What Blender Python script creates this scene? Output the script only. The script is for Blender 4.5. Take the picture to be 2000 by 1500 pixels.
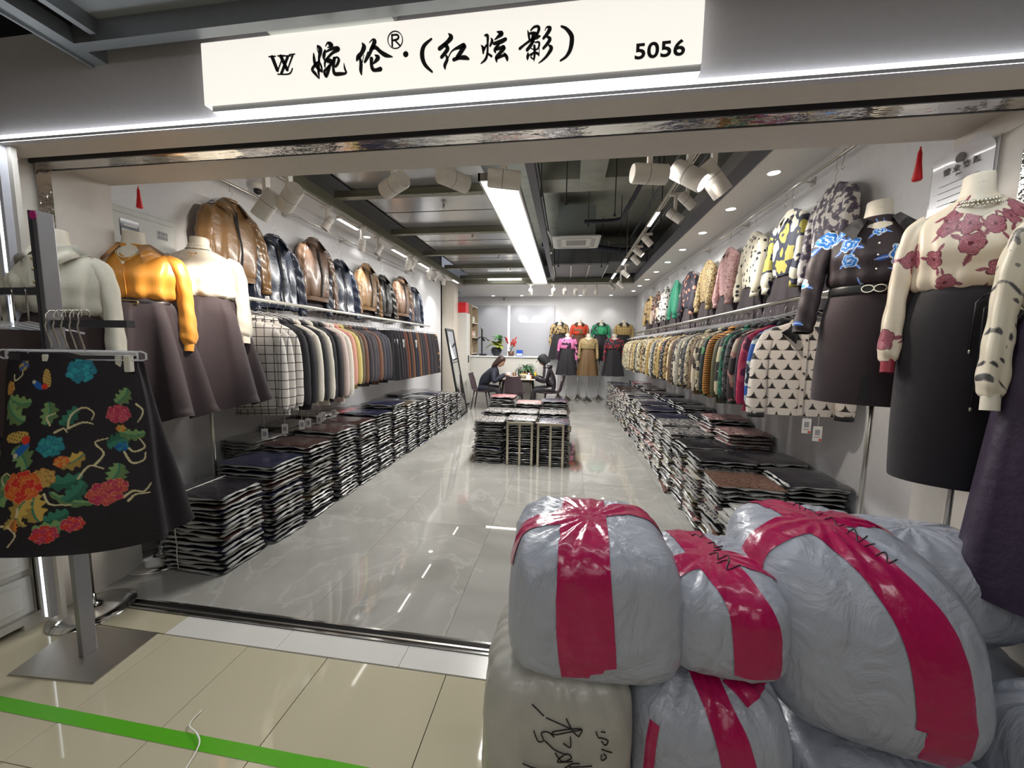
import bpy, math, random
import numpy as np
from mathutils import Vector, Matrix
for o in list(bpy.data.objects): bpy.data.objects.remove(o)
PI = math.pi
rnd = random.Random(7)
rs = np.random.RandomState(5)
C = bpy.context.scene.collection
scene = bpy.context.scene
# ------------------------------------------------------------------ camera
FPX = 734.28
yaw, pit, rol = math.radians(8.165), math.radians(5.709), math.radians(0.8515)
cy, sy, cp, sp = math.cos(yaw), math.sin(yaw), math.cos(pit), math.sin(pit)
cf = np.array([-sy*cp, cy*cp, -sp]); cr0 = np.array([cy, sy, 0.]); cu0 = np.cross(cr0, cf)
crt = math.cos(rol)*cr0 + math.sin(rol)*cu0; cup = -math.sin(rol)*cr0 + math.cos(rol)*cu0
cam = bpy.data.cameras.new('camera'); camo = bpy.data.objects.new('camera', cam); C.objects.link(camo)
cam.sensor_width = 36; cam.lens = FPX*36/2000; cam.clip_start = .02; cam.clip_end = 60
M = Matrix.Identity(4)
for i in range(3): M[i][0], M[i][1], M[i][2] = crt[i], cup[i], -cf[i]
M[2][3] = 1.5; camo.matrix_world = M; scene.camera = camo
EYE = np.array([0, 0, 1.5])
def ray(x, y): return cf + crt*(x-1000)/FPX - cup*(y-750)/FPX     # surveying helpers: photo pixel -> point on a real plane
def atY(x, y, Y): d = ray(x, y); return EYE + d*Y/d[1]
def atX(x, y, X): d = ray(x, y); return EYE + d*X/d[0]
def atZ(x, y, z=0): d = ray(x, y); return EYE + d*(z-1.5)/d[2]
# ------------------------------------------------------------------ world, lights, exposure
w = bpy.data.worlds.new('world'); scene.world = w; w.use_nodes = True
w.node_tree.nodes['Background'].inputs[0].default_value = (.80, .86, 1, 1)
w.node_tree.nodes['Background'].inputs[1].default_value = .32
scene.view_settings.view_transform = 'Standard'; scene.view_settings.look = 'None'
scene.view_settings.exposure = 0.0; scene.view_settings.gamma = 1; scene.view_settings.use_curve_mapping = False
scene.cycles.max_bounces = 7; scene.cycles.diffuse_bounces = 3; scene.cycles.glossy_bounces = 3
scene.cycles.transmission_bounces = 4; scene.cycles.transparent_max_bounces = 8
scene.cycles.sample_clamp_indirect = 4; scene.cycles.caustics_reflective = False; scene.cycles.caustics_refractive = False
def area(name, loc, size, power, rot=(0, 0, 0), col=(1, .98, .94)):
    l = bpy.data.lights.new(name, 'AREA'); l.shape = 'RECTANGLE'; l.size, l.size_y = size; l.energy = power; l.color = col
    o = bpy.data.objects.new(name, l); o.location = loc; o.rotation_euler = rot; C.objects.link(o); return o
def spot(name, loc, tgt, power, ang=50, col=(1, .97, .92)):
    l = bpy.data.lights.new(name, 'SPOT'); l.energy = power; l.spot_size = math.radians(ang); l.spot_blend = .6; l.shadow_soft_size = .04; l.color = col
    o = bpy.data.objects.new(name, l); o.location = loc
    o.rotation_euler = (Vector(tgt)-Vector(loc)).to_track_quat('-Z', 'Y').to_euler(); C.objects.link(o); return o
area('shop_panel_light', (-.665, 6.3, 2.98), (.32, 5.4), 260)
area('mall_light_a', (-.6, -1.2, 2.72), (1.2, .6), 14)
area('mall_light_b', (1.4, -.4, 2.72), (.8, .5), 8)
area('mall_light_c', (-2.2, -.4, 2.72), (.8, .5), 8)
area('fascia_fill_light', (-.6, -2.6, 2.6), (3.5, 1.2), 20, (math.radians(35), 0, 0))  # unseen fill lamp, added to brighten the fascia and other upright faces
area('counter_light', (-1.3, 10.6, 2.9), (1.8, .3), 22)
# ------------------------------------------------------------------ materials
MT = {}
def sin_(b, k, v):
    if k in b.inputs: b.inputs[k].default_value = v
def mat(name, col=(.8, .8, .8), rough=.5, metal=0., bump=0., bscale=30., emit=0., ecol=None, coat=0., trans=0., alpha=1., sheen=0., vc=False, var=0., stretch=None, spec=None):
    if name in MT: return MT[name]
    m = bpy.data.materials.new(name); m.use_nodes = True; nt = m.node_tree; b = nt.nodes['Principled BSDF']
    b.inputs['Base Color'].default_value = (*col, 1); b.inputs['Roughness'].default_value = rough; b.inputs['Metallic'].default_value = metal
    sin_(b, 'Coat Weight', coat); sin_(b, 'Coat Roughness', .12); sin_(b, 'Transmission Weight', trans); sin_(b, 'Alpha', alpha); sin_(b, 'Sheen Weight', sheen)
    if spec is not None: sin_(b, 'Specular IOR Level', spec)
    if emit: b.inputs['Emission Color'].default_value = (*(ecol or col), 1); b.inputs['Emission Strength'].default_value = emit
    tc = nt.nodes.new('ShaderNodeTexCoord'); mp = nt.nodes.new('ShaderNodeMapping'); nt.links.new(tc.outputs['Object'], mp.inputs[0])
    if stretch: mp.inputs['Scale'].default_value = stretch
    nz = nt.nodes.new('ShaderNodeTexNoise'); nz.inputs['Scale'].default_value = bscale; nz.inputs['Detail'].default_value = 3
    nt.links.new(mp.outputs[0], nz.inputs['Vector'])
    if bump:
        bp = nt.nodes.new('ShaderNodeBump'); bp.inputs['Strength'].default_value = bump; bp.inputs['Distance'].default_value = .01
        nt.links.new(nz.outputs[0], bp.inputs['Height']); nt.links.new(bp.outputs[0], b.inputs['Normal'])
    if vc:
        a = nt.nodes.new('ShaderNodeVertexColor'); a.layer_name = 'print'; nt.links.new(a.outputs[0], b.inputs['Base Color'])
    elif not emit:
        v = var or .06
        rp = nt.nodes.new('ShaderNodeMapRange'); rp.inputs[3].default_value = 1-v; rp.inputs[4].default_value = 1+v
        mx = nt.nodes.new('ShaderNodeMix'); mx.data_type = 'RGBA'; mx.blend_type = 'MULTIPLY'; mx.inputs[0].default_value = 1
        mx.inputs[6].default_value = (*col, 1)
        nt.links.new(nz.outputs[0], rp.inputs[0]); nt.links.new(rp.outputs[0], mx.inputs[7]); nt.links.new(mx.outputs[2], b.inputs['Base Color'])
    MT[name] = m; return m
def prt(name, kind, c1, c2, c3=None, scale=20., rough=.6):
    """printed fabric: c1 ground, c2 figure, c3 accent"""
    if name in MT: return MT[name]
    m = mat(name, c1, rough, bump=.15, bscale=40); nt = m.node_tree; b = nt.nodes['Principled BSDF']; c3 = c3 or c2
    N = nt.nodes.new; L = nt.links.new
    tc = N('ShaderNodeTexCoord'); P = tc.outputs['Object']
    nz = N('ShaderNodeTexNoise'); nz.inputs['Scale'].default_value = scale*.6; L(P, nz.inputs['Vector'])
    ad = N('ShaderNodeVectorMath'); ad.operation = 'MULTIPLY_ADD'; ad.inputs[1].default_value = (.6/scale*2,)*3
    L(nz.outputs['Color'], ad.inputs[0]); L(P, ad.inputs[2])
    def ramp(src, stops, const=True):
        r = N('ShaderNodeValToRGB'); r.color_ramp.interpolation = 'CONSTANT' if const else 'LINEAR'
        e = r.color_ramp.elements
        while len(e) < len(stops): e.new(.5)
        for i, (p, c) in enumerate(stops): e[i].position = p; e[i].color = (*c, 1)
        L(src, r.inputs[0]); return r.outputs[0]
    if kind in ('leopard', 'dots', 'floral'):
        v = N('ShaderNodeTexVoronoi'); v.inputs['Scale'].default_value = scale; L(ad.outputs[0] if kind != 'dots' else P, v.inputs['Vector'])
        if kind == 'leopard': out = ramp(v.outputs['Distance'], [(0, c3), (.22, c2), (.42, c1)])
        elif kind == 'dots': out = ramp(v.outputs['Distance'], [(0, c2), (.30, c1)])
        else:
            f = ramp(v.outputs['Distance'], [(0, c3), (.2, c2), (.45, c1)])
            sx = N('ShaderNodeSeparateColor'); L(v.outputs['Color'], sx.inputs[0])
            g = N('ShaderNodeMath'); g.operation = 'GREATER_THAN'; g.inputs[1].default_value = .42; L(sx.outputs[0], g.inputs[0])
            mx = N('ShaderNodeMix'); mx.data_type = 'RGBA'; mx.inputs[6].default_value = (*c1, 1); L(g.outputs[0], mx.inputs[0]); L(f, mx.inputs[7]); out = mx.outputs[2]
    elif kind == 'blotch': out = ramp(nz.outputs[0], [(0, c3), (.42, c2), (.52, c1)])
    elif kind == 'zebra':
        wv = N('ShaderNodeTexWave'); wv.bands_direction = 'Z'; wv.inputs['Scale'].default_value = scale; wv.inputs['Distortion'].default_value = 5
        wv.inputs['Detail'].default_value = 1; L(P, wv.inputs[0]); out = ramp(wv.outputs['Fac'], [(0, c2), (.42, c1)])
    elif kind == 'plaid':
        s = N('ShaderNodeSeparateXYZ'); L(P, s.inputs[0]); fs = []
        for ax in (0, 2, 1):
            if ax == 1: continue
            q = N('ShaderNodeMath'); q.operation = 'MULTIPLY'; q.inputs[1].default_value = scale; L(s.outputs[ax], q.inputs[0])
            fr = N('ShaderNodeMath'); fr.operation = 'FRACT'; L(q.outputs[0], fr.inputs[0])
            lt = N('ShaderNodeMath'); lt.operation = 'LESS_THAN'; lt.inputs[1].default_value = .09; L(fr.outputs[0], lt.inputs[0]); fs.append(lt.outputs[0])
        mm = N('ShaderNodeMath'); mm.operation = 'MAXIMUM'; L(fs[0], mm.inputs[0]); L(fs[1], mm.inputs[1]); out = ramp(mm.outputs[0], [(0, c1), (.5, c2)])
    L(out, b.inputs['Base Color']); return m
# ------------------------------------------------------------------ mesh helpers
def mesh(name, V, F, smooth=True, mi=None):
    me = bpy.data.meshes.new(name); V = np.asarray(V, dtype=np.float32)
    me.from_pydata(V.tolist(), [], F if isinstance(F, list) else F.tolist())
    if smooth: me.polygons.foreach_set('use_smooth', np.ones(len(me.polygons), dtype=bool))
    if mi is not None: me.polygons.foreach_set('material_index', np.asarray(mi, dtype=np.int32))
    me.update(); return me
def link(name, me, m=None, parent=None, loc=(0, 0, 0), rot=(0, 0, 0)):
    o = bpy.data.objects.new(name, me); C.objects.link(o); o.location = loc; o.rotation_euler = rot
    if m is not None:
        for q in (m if isinstance(m, (list, tuple)) else [m]): me.materials.append(q)
    if parent is not None: o.parent = parent
    return o
def tag(o, label=None, cat=None, group=None, kind=None):
    if label: o['label'] = label
    if cat: o['category'] = cat
    if group: o['group'] = group
    if kind: o['kind'] = kind
    return o
def thing(name, label, cat, loc=(0, 0, 0), rz=0, group=None, rot=None):
    o = bpy.data.objects.new(name, None); C.objects.link(o); o.location = loc; o.rotation_euler = rot or (0, 0, rz)
    o.empty_display_size = .05
    return tag(o, label, cat, group)
class MB:
    """collects simple shapes into one mesh"""
    def __init__(s): s.V = []; s.F = []; s.I = []; s.n = 0
    def add(s, V, F, mi=0):
        s.V.append(np.asarray(V, float).reshape(-1, 3)); s.F += [[i+s.n for i in f] for f in F]; s.I += [mi]*len(F); s.n += len(s.V[-1]); return s
    def box(s, x0, x1, y0, y1, z0, z1, mi=0):
        V = [(x, y, z) for z in (z0, z1) for y in (y0, y1) for x in (x0, x1)]
        return s.add(V, [[0, 2, 3, 1], [4, 5, 7, 6], [0, 1, 5, 4], [2, 6, 7, 3], [0, 4, 6, 2], [1, 3, 7, 5]], mi)
    def cbox(s, c, d, mi=0, R=None):
        V = np.array([(x, y, z) for z in (-1, 1) for y in (-1, 1) for x in (-1, 1)], float)*np.array(d)/2
        if R is not None: V = V @ np.array(R).T
        return s.add(V+np.array(c), [[0, 2, 3, 1], [4, 5, 7, 6], [0, 1, 5, 4], [2, 6, 7, 3], [0, 4, 6, 2], [1, 3, 7, 5]], mi)
    def rbox(s, x0, x1, y0, y1, z0, z1, r=.01, mi=0):
        """box with chamfered vertical and top edges"""
        def lp(x0, x1, y0, y1, z, c): return [(x0+c, y0, z), (x1-c, y0, z), (x1, y0+c, z), (x1, y1-c, z), (x1-c, y1, z), (x0+c, y1, z), (x0, y1-c, z), (x0, y0+c, z)]
        L = [lp(x0+r, x1-r, y0+r, y1-r, z0, r), lp(x0, x1, y0, y1, z0+r, r), lp(x0, x1, y0, y1, z1-r, r), lp(x0+r, x1-r, y0+r, y1-r, z1, r)]
        return s.loft(L, mi=mi, cap=True)
    def loft(s, rings, mi=0, cap=False, close=True):
        R = np.asarray(rings, float); m, n = R.shape[:2]; F = []
        for i in range(m-1):
            for j in range(n if close else n-1):
                k = (j+1) % n; F.append([i*n+j, i*n+k, (i+1)*n+k, (i+1)*n+j])
        if cap: F.append(list(range(n))[::-1]); F.append([(m-1)*n+j for j in range(n)])
        return s.add(R.reshape(-1, 3), F, mi)
    def tube(s, pts, r, n=8, mi=0, cap=True, flat=None):
        P = np.asarray(pts, float); m = len(P); rr = np.broadcast_to(np.asarray(r, float), (m,))
        T = np.gradient(P, axis=0); T /= np.linalg.norm(T, axis=1)[:, None]+1e-9
        up = np.array([0, 0, 1.]) if abs(T[0][2]) < .9 else np.array([0, 1., 0]); rings = []
        a = np.cross(up, T[0]); a /= np.linalg.norm(a)
        for i in range(m):
            a = a-T[i]*(a@T[i]); a /= np.linalg.norm(a)+1e-9; b = np.cross(T[i], a)
            th = np.arange(n)*2*PI/n; fb = flat[i] if flat is not None and hasattr(flat, '__len__') else (flat or 1)
            rings.append(P[i]+rr[i]*(np.cos(th)[:, None]*a*1+np.sin(th)[:, None]*b*fb))
        return s.loft(rings, mi, cap)
    def cyl(s, a, b, r, n=12, mi=0, r2=None): return s.tube([a, b], [r, r if r2 is None else r2], n, mi)
    def lathe(s, prof, n=20, c=(0, 0, 0), mi=0, cap=True):
        th = np.arange(n)*2*PI/n
        return s.loft([[(c[0]+r*math.cos(t), c[1]+r*math.sin(t), c[2]+z) for t in th] for r, z in prof], mi, cap)
    def ell(s, c, r, n=12, m=8, mi=0):
        pr = [(math.sin(PI*i/m), -math.cos(PI*i/m)) for i in range(m+1)]; pr[0] = (.02, -1); pr[-1] = (.02, 1)
        th = np.arange(n)*2*PI/n
        return s.loft([[(c[0]+r[0]*a*math.cos(t), c[1]+r[1]*a*math.sin(t), c[2]+r[2]*b) for t in th] for a, b in pr], mi, True)
    def grid(s, G, mi=0): return s.loft(G, mi, False, False)
    def me(s, name, smooth=False): return mesh(name, np.concatenate(s.V), s.F, smooth, s.I)
    def build(s, name, m, parent=None, smooth=False, loc=(0, 0, 0), rot=(0, 0, 0), bevel=0):
        o = link(name, s.me(name, smooth), m, parent, loc, rot)
        if bevel:
            b = o.modifiers.new('bevel', 'BEVEL'); b.width = bevel; b.segments = 2; b.limit_method = 'ANGLE'
        return o
def auto(o, ang=40):
    me = o.data
    try: me.set_sharp_from_angle(angle=math.radians(ang))
    except Exception: pass
    return o
def struct(name, mb, m, **k): return tag(mb.build(name, m, **k), kind='structure')
def copy_tree(o, parent=None):
    c = o.copy(); C.objects.link(c)
    if parent is not None: c.parent = parent
    for ch in o.children: copy_tree(ch, c)
    return c
def setmat(o, m):
    for s in o.material_slots[:1]: s.link = 'OBJECT'; s.material = m
def interp(keys, t, cols):
    keys = np.asarray(keys, float); return [np.interp(t, keys[:, 0], keys[:, c]) for c in range(1, cols+1)]
def smoothk(K, m):
    """smooth resample of key rows"""
    K = np.asarray(K, float); t = np.linspace(0, len(K)-1, m); out = []
    for c in range(K.shape[1]):
        y = K[:, c]; i = np.clip(t.astype(int), 0, len(K)-2); f = t-i
        p0 = y[np.maximum(i-1, 0)]; p1 = y[i]; p2 = y[i+1]; p3 = y[np.minimum(i+2, len(K)-1)]
        out.append(.5*((2*p1)+(-p0+p2)*f+(2*p0-5*p1+4*p2-p3)*f**2+(-p0+3*p1-3*p2+p3)*f**3))
    return np.stack(out, 1)
ORD = ['first', 'second', 'third', 'fourth', 'fifth', 'sixth', 'seventh', 'eighth', 'ninth', 'tenth', 'eleventh', 'twelfth', 'thirteenth', 'fourteenth', 'fifteenth', 'sixteenth', 'seventeenth', 'eighteenth', 'nineteenth']
def nth(i):
    if i < 19: return ORD[i]
    t, u = divmod(i+1, 10); T = ['', '', 'twent', 'thirt', 'fort', 'fift', 'sixt', 'sevent'][t]
    return T+('ieth' if u == 0 else 'y-'+ORD[u-1])
# common materials
white = mat('white_paint', (.80, .80, .82), .5, bump=.03); grey = mat('fascia_grey', (.70, .68, .72), .45); beige = mat('soffit_paint', (.62, .58, .53), .55)
chrome = mat('polished_steel', (.78, .77, .75), .12, 1.); brushed = mat('brushed_steel', (.55, .52, .48), .32, 1., bump=.1, bscale=200, stretch=(1, 30, 1))
steel = mat('satin_steel', (.60, .58, .54), .28, 1.); dkmetal = mat('dark_grey_metal', (.07, .07, .08), .4, .4); black = mat('black_plastic', (.015, .015, .017), .4)
cream = mat('mannequin_cream', (.78, .72, .60), .55, bump=.05, bscale=200); clear = mat('clear_plastic', (.9, .9, .93), .1, alpha=.35, coat=.5)
ivoryw = mat('spotlight_shell', (.78, .74, .68), .4); glow = mat('lamp_glow', (1, .98, .95), emit=9.); glowc = mat('led_glow', (.93, .98, 1), emit=4.)
paper = mat('paper_card', (.82, .80, .76), .6); woodk = mat('dark_wood', (.03, .022, .02), .4, bump=.1); red = mat('red_thread', (.75, .01, .02), .5)
glass = mat('mirror_glass', (.9, .92, .92), .03, 1.)
# ================================================================== ROOM SHELL
XL, XR, YB, ZC = -2.98, 1.95, 11.5, 3.0
marble = mat('grey_marble', (.5, .5, .48), .02, spec=.7); nt = marble.node_tree; b = nt.nodes['Principled BSDF']; N = nt.nodes.new; L = nt.links.new
def pos_node(nt, off=0.):
    g = nt.nodes.new('ShaderNodeNewGeometry'); oi = nt.nodes.new('ShaderNodeObjectInfo'); v = nt.nodes.new('ShaderNodeVectorMath'); v.operation = 'MULTIPLY_ADD'
    c = nt.nodes.new('ShaderNodeCombineXYZ')
    for i in range(3): nt.links.new(oi.outputs['Random'], c.inputs[i])
    v.inputs[1].default_value = (off,)*3; nt.links.new(c.outputs[0], v.inputs[0]); nt.links.new(g.outputs['Position'], v.inputs[2]); return v.outputs[0]
P = pos_node(nt, .6)
nz = N('ShaderNodeTexNoise'); nz.inputs['Scale'].default_value = .9; nz.inputs['Detail'].default_value = 6; nz.inputs['Distortion'].default_value = 1.0; L(P, nz.inputs['Vector'])
r1 = N('ShaderNodeValToRGB'); e = r1.color_ramp.elements; e[0].position = .3; e[0].color = (.28, .272, .25, 1); e[1].position = .75; e[1].color = (.43, .42, .395, 1)
L(nz.outputs[0], r1.inputs[0])
n2 = N('ShaderNodeTexNoise'); n2.inputs['Scale'].default_value = .8; n2.inputs['Detail'].default_value = 4; n2.inputs['Distortion'].default_value = 2.2; L(P, n2.inputs['Vector'])
m1 = N('ShaderNodeMath'); m1.operation = 'SUBTRACT'; m1.inputs[1].default_value = .5; L(n2.outputs[0], m1.inputs[0])
m2 = N('ShaderNodeMath'); m2.operation = 'ABSOLUTE'; L(m1.outputs[0], m2.inputs[0])
r2 = N('ShaderNodeValToRGB'); e = r2.color_ramp.elements; e[0].position = 0; e[0].color = (.22, .22, .22, 1); e[1].position = .02; e[1].color = (0, 0, 0, 1); L(m2.outputs[0], r2.inputs[0])
mx = N('ShaderNodeMix'); mx.data_type = 'RGBA'; mx.inputs[7].default_value = (.62, .61, .58, 1); L(r2.outputs[0], mx.inputs[0]); L(r1.outputs[0], mx.inputs[6]); L(mx.outputs[2], b.inputs['Base Color'])
fl = struct('floor', MB().box(XL-.1, XR+.1, 1.73, YB+.1, -.06, -.012), mat('grout_grey', (.3, .3, .28), .6))
tw, th_ = .8, 1.2; tile_me = None
ys = 1.734
while ys < YB:
    y1 = min(ys+th_, YB); xs = XL
    while xs < XR:
        x1 = min(xs+tw, XR); MB().box(xs+.0008, x1-.0008, ys+.0008, y1-.0008, -.012, 0).build('tile', marble, fl); xs += tw
    ys += th_
# mall floor outside
ctile = mat('cream_tile', (.52, .475, .345), .04, var=.08, bscale=1.5); nt = ctile.node_tree
P = pos_node(nt, 3.); [nt.links.new(P, n.inputs['Vector']) for n in nt.nodes if n.bl_idname == 'ShaderNodeTexNoise']
wtile = mat('white_stone_tile', (.66, .65, .62), .22, var=.12, bscale=3.)
fo = struct('floor', MB().box(-4.5, 3.4, -4, 1.656, -.06, -.010), mat('grout_dark', (.10, .085, .06), .7))
XJ = [-4.5, -3.9, -3.3, -2.8, -2.37, -1.945, -1.52, -1.092, -.503, .085, .67, 1.26, 1.85, 2.43, 3.4]; YJ = [1.523, .93, .34, -.26, -.86, -1.46, -2.6, -4]
for i in range(len(XJ)-1):
    for j in range(len(YJ)-1):
        g = .002 if j > 0 or i >= 6 else .0008
        MB().box(XJ[i]+g, XJ[i+1]-g, YJ[j+1]+g, YJ[j]-g, -.010, 0).build('tile', ctile, fo)
WJ = [-4.5, -3.3, -2.65, -2.01, -1.375, -.737, -.10, .537, 1.17, 1.81, 2.6, 3.4]
for i in range(len(WJ)-1): MB().box(WJ[i]+.001, WJ[i+1]-.001, 1.529, 1.655, -.010, .0005).build('tile', wtile if i > 2 else ctile, fo)
# threshold channel
th = struct('trim_1', MB().box(-2.75, 1.66, 1.657, 1.734, -.05, -.012), black)
MB().box(-2.75, 1.66, 1.657, 1.668, -.012, .006).box(-2.75, 1.66, 1.722, 1.734, -.012, .006).build('rail_lip', chrome, th)
MB().box(-2.75, 1.66, 1.690, 1.700, -.012, -.002).build('groove_fin', brushed, th)
# walls
struct('wall_left', MB().box(XL-.1, XL, 2.0, 8.78, 0, ZC+.9), white)
struct('wall_right', MB().box(XR, XR+.1, 2.0, YB, 0, ZC+.9), white)
struct('wall_back', MB().box(-4.2, XR+.1, YB, YB+.1, 0, ZC+.9), white)
struct('wall_left', MB().box(-4.2, -4.1, 8.7, YB, 0, ZC+.9).box(-4.2, XL, 8.7, 8.78, 0, ZC+.9), white)
struct('trim_2', MB().rbox(-3.0, -2.66, 8.78, 9.05, 0, ZC, .01), mat('column_beige', (.66, .60, .52), .5))       # beige column
struct('baseboard_left', MB().box(XL, XL+.012, 2.0, 8.78, 0, .08), mat('skirting', (.6, .58, .55), .4)); struct('baseboard_right', MB().box(XR-.012, XR, 2.0, YB, 0, .08), MT['skirting'])
# facade
struct('wall_front', MB().box(-4.5, 3.4, 1.5, 1.62, 2.44, 2.86), grey)
struct('wall_front', MB().box(-4.5, 3.4, 1.56, 1.62, 2.86, 4.0), mat('void_dark', (.02, .018, .025), .8))
struct('wall_front', MB().box(-4.5, -2.752, 1.5, 2.0, 0, 2.44).box(-4.5, -2.98, 2.0, 2.1, 0, 2.44), mat('jamb_paint', (.66, .62, .57), .5))
struct('wall_front', MB().box(1.662, 3.4, 1.5, 2.01, 0, 2.44), MT['jamb_paint'])
struct('wall_front', MB().box(-4.5, 3.4, 1.5, 1.50, 0, 2.44) if False else MB().box(-4.5, -2.80, 1.485, 1.5, 0, 2.44), mat('brown_wall', (.10, .075, .05), .5))
struct('ceiling', MB().box(-2.98, 1.95, 1.62, 2.01, 2.432, 2.47).box(-2.98, 1.95, 1.97, 2.01, 2.47, 4.0), beige)      # deep lintel soffit
struct('trim_3', MB().box(-2.8, 1.7, 1.502, 1.62, 2.405, 2.44), MT['jamb_paint'])
mir = mat('rippled_mirror_steel', (.62, .60, .57), .06, 1., bump=.35, bscale=9, stretch=(1, 3, 3))
t4 = struct('trim_4', MB().box(-2.752, 1.662, 1.655, 1.735, 2.40, 2.434), mir)
MB().box(-2.752, 1.662, 1.648, 1.655, 2.398, 2.436).box(-2.752, 1.662, 1.735, 1.742, 2.398, 2.436).build('track_lip', dkmetal, t4)
struct('trim_5', MB().box(-2.752, -2.742, 1.665, 1.725, 0, 2.40), mir); struct('trim_6', MB().box(1.652, 1.662, 1.665, 1.725, 0, 2.40), mir)
# LED strips of the facade
o = tag(MB().box(-2.66, 3.3, 1.478, 1.5, 2.412, 2.432).build('led_strip', glowc), 'bright white LED strip running along the foot of the grey fascia', 'light strip')
MB().box(-2.66, 3.3, 1.472, 1.5, 2.398, 2.412).build('channel', mat('led_channel', (.6, .6, .66), .4), o)
o = tag(MB().box(-2.665, -2.645, 1.478, 1.5, .05, 2.41).build('led_strip', glowc), 'vertical white LED strip at the left edge of the shopfront', 'light strip')
MB().box(-2.645, -2.625, 1.472, 1.5, .05, 2.41).box(-2.685, -2.665, 1.472, 1.5, .05, 2.41).build('channel', MT['led_channel'], o)
struct('wall_front', MB().box(-2.80, -2.60, 1.5, 1.52, 0, 2.44), MT['jamb_paint'])
area('led_light_a', (-.5, 1.46, 2.40), (4.2, .02), 11, (0, 0, 0), (.9, .96, 1))
# ---------------- sign box
SY = 1.452
sg = thing('shop_sign', 'long backlit cream sign box with black brush lettering and number 5056', 'sign', (0, 0, 0))
signm = mat('sign_face', (1, .97, .90), emit=.84, ecol=(1, .955, .88))
x0, x1, z0, z1 = -1.505, .425, 2.468, 2.705
MB().box(x0, x1, SY, 1.499, z0, z1).build('face_panel', signm, sg, bevel=.004)
MB().box(x0+.03, x1-.0, 1.46, 1.499, 2.445, 2.468).build('light_tray', mat('tray_white', (.75, .76, .8), .3), sg)
MB().box(x0+.04, x1-.02, 1.466, 1.474, 2.443, 2.446).box(x0+.04, x1-.02, 1.484, 1.492, 2.443, 2.446).build('light_slot', glowc, sg)
ink = mat('black_letters', (.006, .006, .007), .5)
def brush(strokes, ox, oy, sc, name, Y=SY-.003, wsc=1.0):
    mb = MB(); ppm = None
    for st in strokes:
        K = np.array(st, float)
        if len(K) == 1: K = np.vstack([K, K+np.array([.5, .5, 0])])
        n = max(6, 6*(len(K)-1)) if len(K) > 2 else 4
        K = smoothk(K, n) if len(K) > 2 else np.array([K[0]*(1-t)+K[-1]*t for t in np.linspace(0, 1, n)])
        pts = np.array([atY(ox+k[0]/sc, oy+k[1]/sc, Y) for k in K]); e = np.array([atY(ox+k[0]/sc+1, oy+k[1]/sc, Y) for k in K])
        wd = np.linalg.norm(e-pts, axis=1)*np.maximum(K[:, 2], 6)/sc/2*wsc
        T = np.gradient(pts[:, [0, 2]], axis=0); T /= np.linalg.norm(T, axis=1)[:, None]+1e-9; Nn = np.stack([-T[:, 1], T[:, 0]], 1)
        a = pts.copy(); c = pts.copy(); a[:, [0, 2]] += Nn*wd[:, None]; c[:, [0, 2]] -= Nn*wd[:, None]
        # round caps
        def capp(i, s):
            out = []
            for q in (30, 60, 90, 120, 150):
                v = Nn[i]*math.cos(math.radians(q))+T[i]*math.sin(math.radians(q))*s; p = pts[i].copy(); p[[0, 2]] += v*wd[i]*.9; out.append(p)
            return out
        outline = list(a)+capp(-1, 1)+list(c[::-1])+[p for p in capp(0, -1)[::-1]]
        fr = np.array(outline); bk = fr+np.array([0, .003, 0]); n_ = len(a)
        mb.grid(np.stack([a, c]))
        for idx, s in ((-1, 1), (0, -1)):
            f = [a[idx]]+capp(idx, s)+[c[idx]]; mb.add(f, [list(range(len(f)))])
        mb.loft([fr, bk])
    mb.build(name, ink, sg)
W1 = [[(183,650,20),(195,800,70),(225,960,80),(330,1110,90),(430,1210,20)],[(295,425,30),(370,520,110),(370,650,100),(340,800,60),(335,900,60),(260,960,70),(160,1080,70),(150,1160,70),(230,1250,80),(335,1400,20)],[(350,1380,15),(325,1200,60),(330,1000,60),(335,870,50)],[(290,440,20),(290,550,15),(320,640,20)],[(370,920,30),(410,1050,50),(435,1200,30)],[(530,450,15),(590,350,40),(660,380,110),(715,430,80),(590,490,15)],[(520,560,40),(490,680,90),(480,780,70),(500,870,20)],[(530,620,30),(700,530,70),(870,500,90),(900,550,90),(740,640,70),(620,760,60),(520,900,60),(510,1060,30)],[(590,870,110),(660,880,120),(720,930,90),(600,1080,70),(500,1190,70),(545,1330,70),(590,1240,80),(650,1060,70)],[(790,800,90),(770,950,80),(760,1100,70),(800,1250,90),(950,1260,90),(1130,1230,50),(1095,1100,50),(1070,945,10)],[(760,830,40),(860,770,40),(920,840,70),(880,970,70),(820,1050,50)]]
W2 = [[(230,455,20),(280,560,110),(220,720,100),(130,830,110),(85,930,30)],[(170,850,50),(200,1000,80),(195,1180,80),(212,1300,30)],[(280,770,8),(235,970,12)],[(420,450,10),(500,370,30),(560,400,100),(530,520,100),(470,640,90),(410,800,60),(300,970,40),(310,900,20),(390,700,30)],[(500,580,100),(600,580,90),(720,690,90),(860,780,100),(1040,825,20)],[(570,775,20),(650,840,110),(600,930,80),(510,1020,20)],[(480,870,90),(480,1040,80),(520,1160,90),(600,1180,80),(720,1150,110)]]
WR = [[(1113+195*math.cos(t), 372+230*math.sin(t), 20) for t in np.linspace(0, 2*PI, 25)],[(1025,240,40),(1035,540,40)],[(1025,245,35),(1170,240,40),(1200,300,45),(1160,360,40),(1040,390,35)],[(1100,380,38),(1235,520,38)],[(1385,755,140),(1401,755,140)]]
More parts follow.
